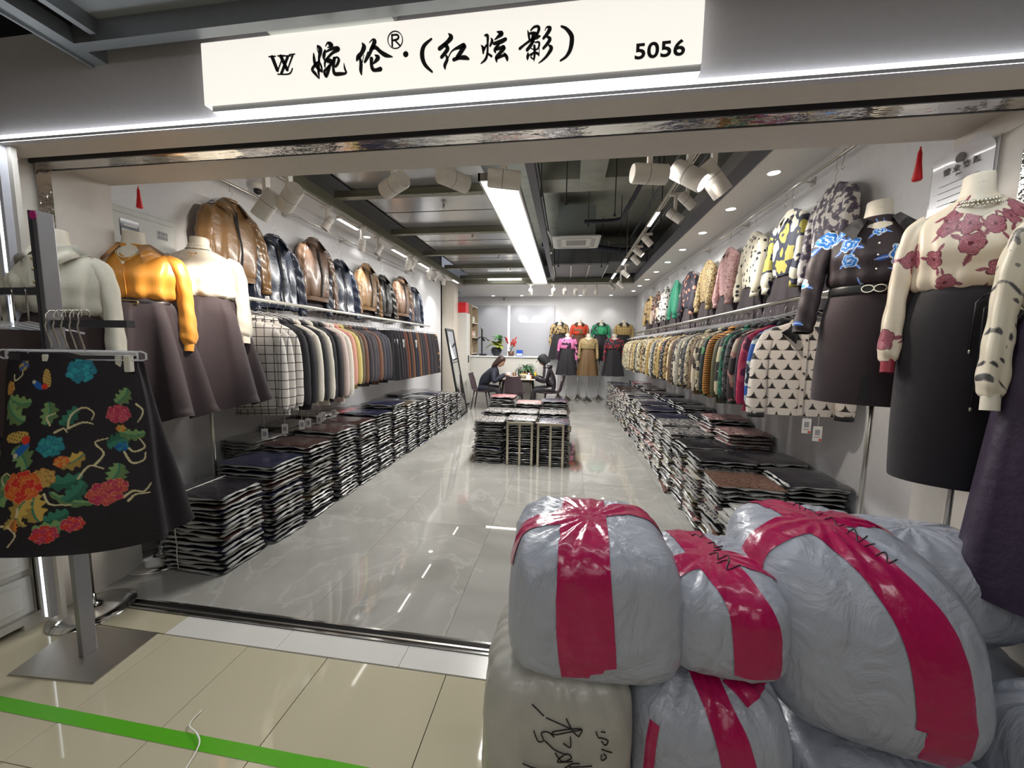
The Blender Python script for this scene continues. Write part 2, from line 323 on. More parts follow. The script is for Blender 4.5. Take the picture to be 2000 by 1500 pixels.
W3 = [[(380,220,15),(460,330,130),(360,470,110),(220,590,110),(120,670,110)],[(300,560,100),(360,670,110),(280,800,100),(180,920,90)],[(320,880,60),(350,980,80),(280,1150,90),(285,1260,40)],[(385,920,25),(470,760,30),(590,670,60),(720,620,110),(830,570,130)],[(860,600,110),(740,780,120),(640,930,110)],[(540,990,100),(700,940,90),(860,930,120),(975,970,60)]]
W4 = [[(255,280,50),(330,290,80),(335,500,60),(325,800,60),(270,980,70),(135,1105,20)],[(140,565,15),(200,650,80),(205,800,50)],[(220,700,70),(300,560,40)],[(425,355,15),(465,440,80),(405,590,50)],[(350,820,50),(450,890,60)],[(605,170,20),(740,220,130),(640,320,80),(535,410,15)],[(520,520,80),(700,470,120),(860,390,100)],[(650,560,80),(550,700,90),(570,790,30)],[(600,690,60),(800,620,110)],[(820,650,100),(680,820,100),(590,930,90),(600,1050,40)],[(600,960,60),(740,890,70),(850,860,80),(900,940,90),(910,1020,40)],[(805,790,20),(860,850,70)]]
W5 = [[(470,290,20),(500,420,70),(520,550,60)],[(560,290,40),(660,190,60),(770,170,70),(810,240,90),(760,400,70)],[(540,380,60),(650,370,80),(730,400,90)],[(230,840,80),(400,700,60),(600,560,80),(750,490,110),(850,460,30)],[(640,430,110),(620,600,110)],[(640,600,90),(560,740,100),(450,880,90)],[(690,650,30),(790,640,50),(820,700,60),(780,830,50),(680,870,25),(570,830,20)],[(670,750,70),(680,900,80),(670,1100,60),(655,1210,20)],[(480,960,30),(470,1080,90),(460,1180,20)],[(500,1040,40),(650,960,40)],[(620,1000,30),(560,1090,30),(650,1150,40)],[(720,960,60),(790,1000,60),(810,1040,30),(820,840,20)],[(985,290,15),(1050,190,40),(1140,230,110),(1050,400,100),(940,530,70)],[(1060,480,60),(1140,550,100),(1060,690,90),(940,830,70)],[(1110,740,50),(1180,830,110),(1050,1050,80),(900,1200,50),(795,1275,15)],[(1480,165,50),(1630,240,90),(1780,430,125),(1795,640,135),(1740,890,115),(1620,1080,80),(1455,1200,50)]]
WP = [[(292,252,18),(210,330,38),(190,430,46),(220,530,38),(298,610,20)]]
WM = [[(222,505,44),(295,695,40)],[(300,700,12),(372,500,12)],[(175,503,13),(268,495,13)],[(342,495,44),(432,685,40)],[(434,690,12),(510,480,20)],[(300,492,13),(395,486,13)],[(460,474,12),(538,465,12)],[(440,500,32),(350,738,32)],[(388,492,13),(482,490,13)],[(300,747,13),(460,741,15),(505,665,12)]]
brush(W1, 600, 60, 15, 'letter'); brush(W2, 690, 50, 13.636, 'letter'); brush(WR, 690, 50, 13.636, 'letter'); brush(W3, 850, 50, 15, 'letter')
brush(W4, 930, 50, 15, 'letter'); brush(W5, 1000, 40, 15.385, 'letter'); brush(WP, 790, 30, 5.5556, 'letter'); brush(WM, 500, 40, 7.143, 'letter')
def text(s, loc, size, rot, m, parent, name='lettering', off=0., ext=.001, align='LEFT', sx=1.):
    cu = bpy.data.curves.new(name, 'FONT'); cu.body = s; cu.size = size; cu.offset = off; cu.extrude = ext; cu.align_x = align; cu.space_character = 1.05
    o = bpy.data.objects.new(name, cu); C.objects.link(o)
    me = bpy.data.meshes.new_from_object(o.evaluated_get(bpy.context.evaluated_depsgraph_get())); bpy.data.objects.remove(o)
    return link(name, me, m, parent, loc, rot)
a = atY(1238, 115, SY-.002); c = atY(1336, 108, SY-.002); hgt = atY(1330, 76, SY)[2]-atY(1330, 108, SY)[2]
t = text('5056', (a[0], SY-.002, a[2]-.001), 1, (PI/2, 0, 0), ink, sg, off=.022)
d = t.dimensions; bpy.context.view_layer.update(); d = t.dimensions; k = (c[0]-a[0])/max(d.x, .01); t.scale = (k, hgt/max(d.y, .01), 1)
# ---------------- mall ceiling outside
frm = mat('ceiling_frame_metal', (.30, .32, .34), .4, .7)
struct('ceiling', MB().box(-1.93, 3.4, -4, 1.39, 2.78, 2.82), mat('ceiling_panel_grey', (.42, .45, .50), .35))
struct('ceiling', MB().box(-4.5, 3.4, -4, 1.5, 3.3, 3.35), mat('void_dark', (.02, .018, .025), .8))
struct('trim_7', MB().box(-2.10, -2.02, -3, 1.50, 2.70, 2.76).box(-2.10, -2.09, -3, 1.5, 2.69, 2.80), frm)
struct('trim_8', MB().box(-1.93, -1.90, -3, 1.44, 2.72, 2.80), frm)
struct('trim_9', MB().box(-2.02, 3.3, 1.385, 1.43, 2.70, 2.78), frm)
struct('trim_10', MB().box(-1.2, -.68, 1.43, 1.499, 2.715, 2.76), mat('duct_white', (.55, .58, .58), .4))
struct('wall_behind', MB().box(-4.5, 3.4, -4.1, -4, 0, 3.3), mat('far_wall', (.35, .34, .33), .5)); struct('wall_left_mall', MB().box(-4.6, -4.5, -4, 1.5, 0, 3.3), MT['far_wall']); struct('wall_right_mall', MB().box(3.4, 3.5, -4, 1.5, 0, 3.3), MT['far_wall'])
for i, (x, y) in enumerate([(-.6, -1.2), (1.4, -.4), (-2.2, -.4)]):
    pass
# ================================================================== SHOP CEILING
DC = mat('slab_concrete', (.30, .31, .27), .8, bump=.4, bscale=6, var=.25)
struct('ceiling', MB().box(XL-.1, XR+.1, 1.9, YB, 3.9, 4.0), DC)
struct('ceiling', MB().box(1.52, XR, 2.01, YB, ZC, 3.04).box(1.50, 1.52, 2.01, 9.3, ZC, 3.16), mat('ceiling_white', (.78, .77, .75), .5))
struct('trim_11', MB().box(1.488, 1.50, 2.01, 9.3, 3.0, 3.17), mat('fascia_mid_grey', (.28, .28, .32), .5))
struct('ceiling', MB().box(XL, -2.66, 2.01, 9.3, ZC, 3.04), MT['ceiling_white'])
struct('ceiling', MB().box(-4.2, 1.52, 9.3, YB, 2.99, 3.03).box(-2.7, 1.52, 9.28, 9.3, 2.99, 3.16), MT['ceiling_white'])
olive = mat('olive_beam', (.26, .26, .20), .45, .3)
bl = struct('trim_12', MB().box(-2.66, -2.56, 2.01, 9.3, 3.0, 3.10), olive); MB().box(-2.58, -2.55, 2.01, 9.3, 2.985, 3.02).build('lip', olive, bl)
for i, y in enumerate([2.85, 4.0, 5.35, 6.6, 7.75, 8.9]):
    q = struct('trim_%d' % (13+i), MB().box(-2.56, -.84, y-.035, y+.035, 3.09, 3.16).box(-2.56, -.84, y-.045, y+.045, 3.085, 3.092), olive)
    for k in range(9): MB().cyl((-2.4+k*.19, y-.02, 3.078), (-2.4+k*.19, y-.02, 3.09), .008, 6).build('rivet', steel, q)
panm = mat('ceiling_sheet_metal', (.50, .51, .51), .2, .6, bump=.12, bscale=2.5)
cs = struct('ceiling', MB().box(-2.35, -.84, 2.02, 9.25, 3.19, 3.2), dkmetal)
yy = [2.02, 2.85, 3.4, 4.0, 4.7, 5.35, 6.0, 6.6, 7.2, 7.75, 8.3, 8.9, 9.25]
for i in range(len(yy)-1): MB().box(-2.34, -.845, yy[i]+.008, yy[i+1]-.008, 3.165+.004*(i % 2), 3.185).build('panel', panm, cs)
struct('trim_20', MB().box(-2.56, -2.35, 2.02, 9.25, 3.30, 3.32), black)
for i, (x, y) in enumerate([(-1.5, 4.5), (-1.45, 5.7), (-1.3, 7.1), (-1.25, 8.2)]):
    o = MB().cyl((x, y, 3.12), (x, y, 3.19), .012, 8).lathe([(.045, -.07), (.03, -.062), (.012, -.05)], 10, (x, y, 3.19)).build('sprinkler', steel)
    tag(o, 'small dark ceiling sprinkler on the metal sheets, %s from the entrance' % nth(i), 'sprinkler', 'ceiling sprinklers')
# light panel
pl = thing('ceiling_light_panel', 'long glowing white ceiling light panel of four segments', 'ceiling light', (-.665, 0, 3.0))
seg = [3.55, 4.95, 6.37, 7.78, 9.2]
for i in range(4): MB().box(-.158, .158, seg[i]+.006, seg[i+1]-.006, 0, .03).build('diffuser', mat('panel_glow', (1, .985, .95), emit=2.6), pl)
MB().box(-.178, -.16, 3.5, 9.22, -.005, .06).box(.16, .178, 3.5, 9.22, -.005, .06).box(-.178, .178, 3.5, 3.52, -.005, .06).build('frame', steel, pl)
# open void on the right: beams, duct, pipes, rods
struct('trim_21', MB().box(-.40, -.32, 2.0, 9.2, 3.05, 3.12).box(-.46, -.36, 2.0, 9.2, 3.4, 3.5), dkmetal)
struct('trim_22', MB().box(.10, .40, 2.0, 5.2, 3.55, 3.9), DC); struct('trim_23', MB().box(-.5, 1.5, 5.0, 5.4, 3.6, 3.9), DC)
dg = mat('duct_grey', (.16, .17, .19), .45, .3)
o = tag(MB().rbox(-.3, .75, 7.6, 8.9, 3.1, 3.5, .02).rbox(.72, 1.48, 7.7, 8.8, 3.15, 3.5, .02).build('air_duct', dg), 'grey sheet metal air duct in the open ceiling behind the air conditioner', 'duct')
for k in range(4): MB().box(-.32+.35*k, -.30+.35*k, 7.58, 8.92, 3.08, 3.52).build('flange', steel, o)
ac = thing('air_conditioner', 'white square cassette air conditioner hanging from grey box', 'air conditioner', (.10, 6.45, 3.2))
MB().rbox(-.38, .38, -.36, .36, 0, .035, .02).build('face_plate', mat('ac_white', (.66, .68, .66), .4), ac)
for k in range(7): MB().box(-.16, .16, -.16+.045*k, -.14+.045*k, -.006, .002).build('slat', mat('ac_slat', (.42, .44, .43), .5), ac)
for s in (-1, 1):
    MB().box(s*.27-.035, s*.27+.035, -.24, .24, -.004, .002).build('louver', MT['ac_slat'], ac); MB().box(-.24, .24, s*.27-.03, s*.27+.03, -.004, .002).build('louver', MT['ac_slat'], ac)
MB().box(-.29, .29, -.28, .28, .035, .5).build('housing', mat('ac_housing', (.25, .28, .28), .5), ac)
RODL = ['near the light panel, closest to entrance', 'second right of the light panel', 'left of the black hose', 'beside the black hose, nearest', 'just before the air conditioner', 'right of the air conditioner', 'between hose and right conduit', 'right in front of the duct', 'close to the right ceiling edge, nearer', 'close to the right ceiling edge, farther', 'behind the air conditioner at left', 'behind the thick black pipe', 'nearest the right spotlights', 'nearest the lintel in the middle']
for i, (x, y, z0_) in enumerate([(-.32, 4.2, 3.1), (-.05, 4.2, 3.0), (.5, 4.6, 3.0), (.75, 3.6, 3.05), (.25, 5.6, 3.2), (.8, 6.4, 3.0), (1.1, 5.0, 3.05), (.6, 7.4, 3.0), (1.3, 3.2, 3.1), (1.38, 4.2, 3.1), (-.2, 7.3, 3.0), (1.0, 7.2, 3.05), (.9, 2.8, 3.1), (.45, 3.2, 3.1)]):
    o = MB().cyl((x, y, z0_), (x, y, 3.9), .006, 6).lathe([(.015, 0), (.015, .03)], 6, (x, y, z0_)).build('hanger_rod', dkmetal); tag(o, 'thin dark threaded rod in the ceiling void, %s' % RODL[i], 'rod', 'threaded rods in the ceiling void')
def pipe(pts, r, m, lab): return tag(MB().tube(smoothk(pts, 24) if len(pts) > 2 else pts, r, 8).build('ceiling_pipe', m, smooth=True), lab, 'pipe')
blk = mat('black_hose', (.012, .014, .03), .6)
pipe([(1.0, 2.4, 3.7), (.85, 3.6, 3.55), (.8, 4.6, 3.4), (.72, 5.3, 3.3), (.66, 5.6, 3.28), (.2, 5.7, 3.3)], .028, blk, 'black bent hose sloping down to the air conditioner')
pipe([(1.35, 2.2, 3.45), (1.3, 8.8, 3.40)], .016, dg, 'long grey conduit nearest the right ceiling edge')
pipe([(1.15, 2.2, 3.60), (1.15, 8.8, 3.60)], .022, dg, 'thicker grey pipe along the right of the void')
pipe([(-.5, 7.1, 3.35), (.3, 7.05, 3.30), (1.0, 7.2, 3.25), (1.45, 7.1, 3.3)], .05, blk, 'thick black insulated pipe across behind the air conditioner')
pipe([(-.42, 2.2, 3.3), (-.42, 5.2, 3.28), (-.3, 6.0, 3.2), (-.28, 6.1, 2.95)], .014, steel, 'slim metal conduit beside the light panel')
# cross beam and rail at the back of the ceiling
struct('trim_24', MB().box(-2.56, 1.48, 9.20, 9.27, 3.02, 3.12), olive)
# ------------------------------------------------ track spotlights
def track(x0, y0, x1, y1, z, lab, rods=False):
    o = thing('light_track', lab, 'light track', ((x0+x1)/2, (y0+y1)/2, z), math.atan2(y1-y0, x1-x0)); Ln = math.hypot(x1-x0, y1-y0)/2
    MB().box(-Ln, Ln, -.017, .017, 0, .03).build('rail', ivoryw, o); MB().box(-Ln, Ln, -.006, .006, -.001, .002).build('slot', black, o)
    if rods:
        for k in range(4): MB().cyl((-Ln*.8+k*Ln*.53, 0, .03), (-Ln*.8+k*Ln*.53, 0, 3.9-z), .006, 6).build('hanger_rod', steel, o)
    return o
track(-2.6, 2.25, 1.5, 2.25, 2.74, 'white light track just behind the entrance lintel', True)
track(-2.60, 2.6, -2.60, 9.2, 2.972, 'white light track along the left ceiling beam')
track(.95, 2.3, .93, 9.1, 2.98, 'white light track along the right of the open ceiling', True); track(-1.0, 9.1, 1.0, 9.1, 2.98, 'white light track across the back of the shop')
cap_b = mat('lens_dark', (.02, .02, .022), .2)
def spotlight(p, tgt, label, lit=True, big=1., grp='track spotlights', power=0., ang=55, z_tr=2.74):
    p = Vector(p); col_ = (1, .90, .78) if abs(p.y-2.25) < .01 else (1, .97, .93); d = (Vector(tgt)-p).normalized()
    o = thing('track_spotlight', label, 'spotlight', p, 0, grp); q = d.to_track_quat('Z', 'Y').to_euler()
    r = .052*big; l = .095*big
    h = MB().lathe([(r*.02, -l), (r*.9, -l), (r, -l+.01), (r, l), (r*.86, l), (r*.84, l-.022)], 20, cap=False).build('lamp_head', ivoryw, o, smooth=True, rot=q); auto(h, 30)
    MB().lathe([(r*.85, l-.014), (r*.02, l-.013)], 18, cap=False).build('lens', glow if lit else cap_b, o, rot=q)
    MB().lathe([(r*1.012, -.012), (r*1.012, -.008)], 20, cap=False).build('seam', mat('shell_seam', (.3, .28, .26), .5), o, rot=q)
    top = Vector((0, 0, z_tr-p.z))
    MB().box(-.012, .012, -.02, .02, 0 if top.z > 0 else -.01, max(top.z, .02)).build('stem', ivoryw, o); MB().box(-.06, .06, -.016, .016, max(top.z, .02)-.025, max(top.z, .02)).build('adapter', ivoryw, o)
    if power: spot('spot_lamp', p+d*(l+.03), tgt, power, ang, col_)
    return o
Yf = 2.25
def pf(x, y): return atY(x, y, Yf)
FS = [((566, 386), (-2.9, 2.9, 1.9), 'white spotlight tilted down at the front left, nearer of the crossed pair', 0, 45), ((522, 400), (-2.9, 2.2, 1.2), 'white spotlight behind the crossed pair at the front left', 0, 75), ((770, 361), (-3.2, 3.6, 2.2), 'white spotlight with a lit side left of the front middle', 0, 30), ((885, 350), (.8, 4.2, 2.4), 'white spotlight seen from behind at the front middle', 0, 0), ((985, 350), (1.9, 2.7, 2.3), 'lit white spotlight beside the near end of the ceiling panel', 1, 10), ((1268, 340), (1.93, 2.55, 2.45), 'lit white spotlight left of the front right pair', 1, 60), ((1345, 343), (1.6, 1.7, 1.6), 'lit white spotlight at the front right, tilted down', 1, 30), ((1392, 350), (1.95, 2.5, 1.0), 'white spotlight half hidden behind the front right one', 0, 36)]
for (px, tg, lab, lit, pw) in FS: spotlight(pf(*px), tg, lab, bool(lit), 1.0, 'spotlights behind the entrance lintel', pw, 60)
LSP = [((640, 437), 3.3), ((707, 478), 4.4), ((740, 488), 4.7), ((797, 517), 6.2), ((805, 519), 6.4), ((838, 537), 7.6), ((850, 542), 8.0), ((867, 549), 8.8)]
for i, (px, Yt) in enumerate(LSP):
    p = atX(px[0], px[1], -2.60); spotlight(p, (-2.95, p[1]-.35+.7*(i % 2), 1.9), 'white spotlight on the left ceiling track, %s from the entrance' % nth(i), False, .8, 'spotlights on the left track', 24, 80, z_tr=2.972)
RSP = [(1342, 392), (1318, 422), (1264, 470), (1247, 492), (1241, 508), (1221, 535), (1212, 556), (1195, 560)]
for i, px in enumerate(RSP):
    p = atX(px[0], px[1], .99); spotlight(p, (1.93, p[1]+.25-.5*(i % 2), 2.0), 'white spotlight on the right ceiling track, %s from the entrance' % nth(i), i in (2, 3, 5, 6), .8, 'spotlights on the right track', 24, 80, z_tr=2.98)
for i, px in enumerate([(1036, 570), (1081, 569), (1103, 569), (1124, 569), (1142, 570), (1165, 569)]):
    p = atY(px[0], px[1], 9.1); spotlight(p, (p[0]*1.2, 11.2, 1.9), 'dark-backed spotlight facing the back wall, %s from the light panel' % nth(i), False, .95, 'spotlights facing the back wall', 16, 70, z_tr=2.98)
# linear lamps
def linlamp(x, y0, y1, z, lab):
    o = thing('linear_lamp', lab, 'ceiling light', (x, 0, z), 0, 'linear lamps on the tracks'); MB().rbox(-.025, .025, y0, y1, 0, .03, .006).build('housing', ivoryw, o); MB().box(-.017, .017, y0+.01, y1-.01, -.006, 0).build('tube', glow, o)
for i, (a, c) in enumerate([((659, 427), (700, 449)), ((765, 487), (794, 502)), ((818, 514), (838, 525)), ((883, 547), (896, 553))]):
    p, q = atZ(*a, 2.93), atZ(*c, 2.93); linlamp((p[0]+q[0])/2, p[1], max(q[1], p[1]+.3), 2.93, 'glowing linear lamp on the left track, %s from the entrance' % nth(i))
for i, (a, c) in enumerate([((1286, 414), (1267, 442)), ((1223, 506), (1215, 517)), ((1202, 534), (1195, 544))]):
    p, q = atZ(*a, 2.96), atZ(*c, 2.96); linlamp((p[0]+q[0])/2, p[1], max(q[1], p[1]+.3), 2.96, 'glowing linear lamp on the right track, %s from the entrance' % nth(i))
tag(MB().box(-1.9, -1.1, 8.95, 9.0, 3.06, 3.085).build('linear_lamp', glow), 'short bright linear lamp at the back beside the light panel', 'ceiling light')
# downlights
def downlight(x, y, lab, z=ZC, pw=0):
    o = thing('downlight', lab, 'downlight', (x, y, z), 0, 'recessed downlights'); MB().lathe([(.062, -.001), (.058, -.006), (.048, -.006), (.046, -.001)], 20, cap=False).build('trim_ring', mat('ring_white', (.8, .8, .78), .4), o); MB().lathe([(.048, -.004), (.001, -.004)], 18, cap=False).build('lens', glow, o)
    if pw: spot('downlight_lamp', (x, y, z-.02), (x, y, 0), pw, 110)
for i in range(9): downlight(1.695, 3.63+i*.85, 'round recessed downlight in the right ceiling strip, %s from the entrance' % nth(i), pw=4)
for i in range(2): downlight(-2.82, 5.1+i*2.4, 'round recessed downlight in the left ceiling strip, %s one' % ('nearer' if i == 0 else 'farther'), pw=4)
for i in range(5): downlight(-2.2+i*.85, 11.15, 'round recessed downlight above the back wall, %s from the left' % nth(i), z=2.99, pw=7)
# dome camera, small back camera
o = thing('dome_camera', 'white dome security camera with black lens above the leather jackets', 'camera', atX(503, 366, -2.86)); MB().lathe([(.05, .03), (.05, 0), (.03, -.02)], 16).build('base', ivoryw, o, smooth=True); MB().ell((0, 0, -.03), (.035, .035, .035)).build('lens', black, o, smooth=True)
o = thing('bullet_camera', 'small white camera high on the back wall left of the light wall panel', 'camera', (-1.9, 11.4, 2.9)); MB().box(-.04, .04, -.1, .08, -.03, .03).build('body', ivoryw, o); MB().ell((0, -.1, 0), (.025, .02, .025)).build('lens', black, o)
# ================================================================== GARMENT BUILDERS
def rings(K, n=48, m=28, fa=0., fn=9, seed=0, fz=None, ex=2.3, sharp=False, wob=.004):
    """K rows: z, half width, half depth, y offset ; returns closed rings with soft folds"""
    K = smoothk(K, m); r_ = np.random.RandomState(int(seed) % 9999); th = np.arange(n)*2*PI/n; ph = r_.rand(4)*6.28; out = []
    for i, (z, a, b_, yo) in enumerate(K):
        t = i/(m-1); f = fa*(fz(t) if fz else t)
        c, s = np.cos(th), np.sin(th); rad = (np.abs(c)**ex+np.abs(s)**ex)**(-1/ex)
        w = np.cos(fn*th+ph[0]+1.2*np.sin(2*th+ph[1])); w = np.sign(w)*np.abs(w)**.6 if sharp else w
        k = 1+f*w+wob*np.sin(5*th+ph[2]+t*9)+wob*np.sin(3*th-t*14+ph[3])
        out.append(np.stack([a*rad*c*k, yo+b_*rad*s*k, np.full(n, z)+.4*f*b_*w*(t > .95)], 1))
    return out
def sleeve_pts(P, R, n=18, m=22, seed=0, fold=.10, flat=1.):
    K = smoothk(np.hstack([np.array(P, float), np.array(R, float)[:, None]]), m); r_ = np.random.RandomState(int(seed) % 9999); ph = r_.rand(3)*6
    P_, R_ = K[:, :3], K[:, 3]; T = np.gradient(P_, axis=0); T /= np.linalg.norm(T, axis=1)[:, None]; th = np.arange(n)*2*PI/n; out = []
    a = np.array([0, 1., 0])
    for i in range(m):
        aa = a-T[i]*(a@T[i]); aa /= np.linalg.norm(aa); bb = np.cross(T[i], aa); t = i/(m-1)
        k = 1+fold*(np.sin(4*th+ph[0]+t*3)*.6+.6*np.sin(2*th+t*17+ph[1])*np.sin(t*23+ph[2]))
        out.append(P_[i]+(R_[i]*k)[:, None]*(np.cos(th)[:, None]*aa*flat+np.sin(th)[:, None]*bb))
    return out
def collar_mb(r0, z0, w, pt, gap=.35, rise=.03, yo=0, tilt=.5, dep=None, drop=.62):
    """turned-down shirt collar around a neck of radius r0"""
    mb = MB(); n = 26; A, B, D = [], [], []
    for i in range(n+1):
        u = i/n*2-1; th = -PI/2+gap+(i/n)*(2*PI-2*gap); e = abs(u)**4
        c, s = math.cos(th), math.sin(th); d_ = dep or r0
        zf = z0-e*.035
        A.append((r0*.93*c, yo+d_*.93*s, zf)); B.append((r0*1.05*c, yo+d_*1.05*s, zf+rise)); q = w*(1+pt*e)
        D.append(((r0+q*tilt)*c, yo+(d_+q*tilt*(.75 if s < 0 else .6))*s-.012*e, zf+rise-q*(drop+(1-drop)*e)))
    D2 = [(x*.985, yo+(y-yo)*.985, z+.002) for x, y, z in D]
    return mb.grid([A, B, D, D2])
def button_row(x, y0, zs, m, par, r=.006):
    for z, y in zip(zs, y0): MB().lathe([(r*.3, 0), (r, 0), (r, .003), (r*.3, .004)], 8).build('button', m, par, loc=(x, y, z), rot=(PI/2, 0, 0))
def front_y(R, z):
    Z = np.array([r[0][2] for r in R]); i = int(np.argmin(abs(Z-z))); return R[i][:, 1].min()
WT = [(-.080, .064, .056, 0), (-.092, .082, .058, 0), (-.114, .125, .064, 0), (-.140, .170, .074, 0), (-.172, .198, .090, -.003), (-.225, .206, .112, -.010), (-.28, .204, .126, -.018), (-.34, .196, .122, -.012), (-.385, .196, .126, -.008), (-.412, .186, .118, -.005), (-.43, .160, .105, 0)]
ZW = -.42
def paint_obj(o, fn):
    me = o.data; n = len(me.vertices); co = np.empty(n*3, dtype=np.float32); me.vertices.foreach_get('co', co); co = co.reshape(-1, 3)
    col = fn(co); a = me.color_attributes.new('print', 'FLOAT_COLOR', 'POINT'); a.data.foreach_set('color', np.hstack([col, np.ones((n, 1))]).astype(np.float32).ravel())
def neck_form(t, zt=0):
    MB().loft(rings([(0, .002, .002, 0), (-.001, .044, .044, 0), (-.006, .052, .050, 0), (-.03, .054, .052, 0), (-.055, .057, .054, 0), (-.080, .064, .056, 0), (-.10, .085, .060, -.002), (-.13, .13, .072, -.005), (-.2, .15, .09, -.008)], 36, 24, 0, 1, 1, None, 2, False, 0)).build('neck_form', cream, t, smooth=True)
    MB().lathe([(.0525, -.038), (.0532, -.040)], 24, cap=False).build('neck_seam', mat('seam_grey', (.25, .22, .18), .6), t)
def necklace(t, pts, m, r=.005, name='necklace', alt=None):
    mb = MB(); K = smoothk(pts, 40)
    for i, p in enumerate(K): mb.ell(p, (r*(1.25 if alt and i % 3 == 0 else 1),)*3, 8, 5)
    return mb.build(name, m, t, smooth=True)
def skirt_obj(t, m, K, fa, fn, seed, name='skirt', band=.035, n=120, mm=40, sharp=False, ex=2.1, bm=None, fz=None):
    R = rings(K, n, mm, fa, fn, seed, fz, ex, sharp, .006); o = MB().loft(R).build(name, m, t, smooth=True)
    z0, a, b_, yo = K[0]
    if band: MB().loft(rings([(z0+.004, a*1.0, b_*1.0, yo), (z0-band*.5, a*1.035, b_*1.035, yo), (z0-band, a*1.06, b_*1.06, yo)], 48, 5, 0, 1, 1, None, ex)).build('waistband', bm or m, o, smooth=True)
    return o, R
plum = mat('plum_wool', (.034, .021, .026), .72, bump=.25, bscale=250, sheen=.10); blackw = mat('black_wool', (.014, .012, .016), .7, bump=.2, bscale=250, sheen=.08)
gold = mat('gold_metal', (.80, .62, .28), .22, 1.); pearl = mat('pearl_beads', (.80, .74, .62), .25, coat=.6); silverc = mat('silver_chain', (.75, .72, .62), .25, 1.)
def mannequin(loc, rz, label, skirtK=None, skirtm=plum, bl=None, blm=None, tz=0, cat='mannequin', group=None, fa=.10, fn=7, sharp=True, collar=None, colm=None, sl=True, slm=None, pole=(0, .02), base='disc', lo=False, sleeve=None, cuffm=None, bandm=None, torso=None, flat_front=False, vcp=None, nsl=(1, -1), wx=1.):
    t = thing('mannequin', label, cat, loc, rz, group); t.scale = (wx, .5+.5*wx, 1); H_ = loc[2]; n = 36 if lo else 72; m = 18 if lo else 46
    neck_form(t)
    K = torso or WT; big = vcp is not None
    R = rings(K, 420 if big else n, 260 if big else m, (.085 if not big else .04), 13, 3, lambda q: max(0, (q-.18))*1.2 if q < .93 else .6, 2.2, wob=.010)
    if bl is None: bl = mat('blouse', (.8, .78, .7))
    b_ = MB().loft(R).build('blouse', blm or bl, t, smooth=True)
    if vcp: paint_obj(b_, vcp)
    SL = sleeve or ([(.155, 0, -.155), (.200, 0, -.195), (.228, .0, -.30), (.240, -.005, -.43), (.250, -.02, -.56), (.254, -.03, -.66), (.254, -.035, -.70)], [.032, .046, .045, .041, .044, .043, .028])
    for s in nsl:
        P_ = [(x*s, y, z) for x, y, z in SL[0]]
        S = sleeve_pts(P_, SL[1], 130 if big else (12 if lo else 24), 300 if big else (14 if lo else 30), 4+s, .15)
        q = MB().loft(S).build('sleeve', slm or blm or bl, b_, smooth=True)
        if vcp: paint_obj(q, lambda co: vcp(co, True))
        e = np.array(P_[-1]); d = e-np.array(P_[-2]); d /= np.linalg.norm(d)
        MB().tube([e-d*.01, e+d*.045], [SL[1][-1]*1.02, SL[1][-1]*1.05], 14, 0, False).build('cuff', cuffm or slm or blm or bl, b_, smooth=True) if cuffm is not False else None
    if collar: collar_mb(**collar).build('collar', colm or blm or bl, b_, smooth=True)
    if skirtK:
        sk, SR = skirt_obj(t, skirtm, skirtK, fa, fn, 5+int(abs(loc[1])*10) % 7, n=60 if lo else 160, mm=16 if lo else 50, sharp=sharp, bm=bandm)
    MB().cyl((pole[0], pole[1], -.5), (pole[0], pole[1], -H_+.02), .0125, 10).build('pole', steel if base == 'disc' else chrome, t, smooth=True)
    if base == 'disc': MB().lathe([(.002, .10), (.014, .10), (.02, .055), (.06, .035), (.14, .022), (.20, .008), (.205, 0), (.2, 0)], 32, (pole[0], pole[1], -H_)).build('base', chrome, t, smooth=True)
    else:
        mb = MB(); c = pole
        for k in range(4):
            a = k*PI/2+PI/4; mb.add([(c[0], c[1], -H_+.15), (c[0]+.17*math.cos(a-.32), c[1]+.17*math.sin(a-.32), -H_), (c[0]+.17*math.cos(a+.32), c[1]+.17*math.sin(a+.32), -H_), (c[0]+.02*math.cos(a), c[1]+.02*math.sin(a), -H_)], [[0, 1, 2], [0, 2, 3], [0, 3, 1], [1, 3, 2]])
        mb.build('base', brushed, t)
    return t, b_
AL = lambda w0, w1, z0, z1, d=.72: [(z0, w0, w0*d, 0), (z0-.06, w0*1.2, w0*1.2*d, 0), (z0-.16, w0+(w1-w0)*.36, (w0+(w1-w0)*.36)*d*1.03, 0), (z0+(z1-z0)*.6, w0+(w1-w0)*.7, (w0+(w1-w0)*.7)*d*1.05, 0), (z1, w1, w1*d*1.08, 0)]
# ---- left three
satin_or = mat('orange_satin', (.70, .29, .035), .42, bump=.25, bscale=14, sheen=.2, stretch=(1, 1, .3)); satin_wh = mat('ivory_satin', (.80, .76, .66), .35, bump=.25, bscale=14, stretch=(1, 1, .3)); ivory = mat('ivory_crepe', (.74, .70, .58), .6, bump=.12, bscale=60)
t, bl_ = mannequin((-2.72, 2.08, 2.18), math.radians(30), 'mannequin in orange satin blouse, gold buckle belt and plum pleated skirt', AL(.165, .34, ZW, -1.17), plum, blm=satin_or,  collar=dict(r0=.074, z0=-.098, w=.085, pt=.35, gap=.55, rise=.035, tilt=.95), fa=.19, fn=8, pole=(0, .03))
bt = MB().loft(rings([(-.433, .174, .122, 0), (-.438, .178, .125, 0), (-.452, .178, .125, 0), (-.457, .174, .122, 0)], 48, 6, 0, 1)).build('belt', black, t, smooth=True)
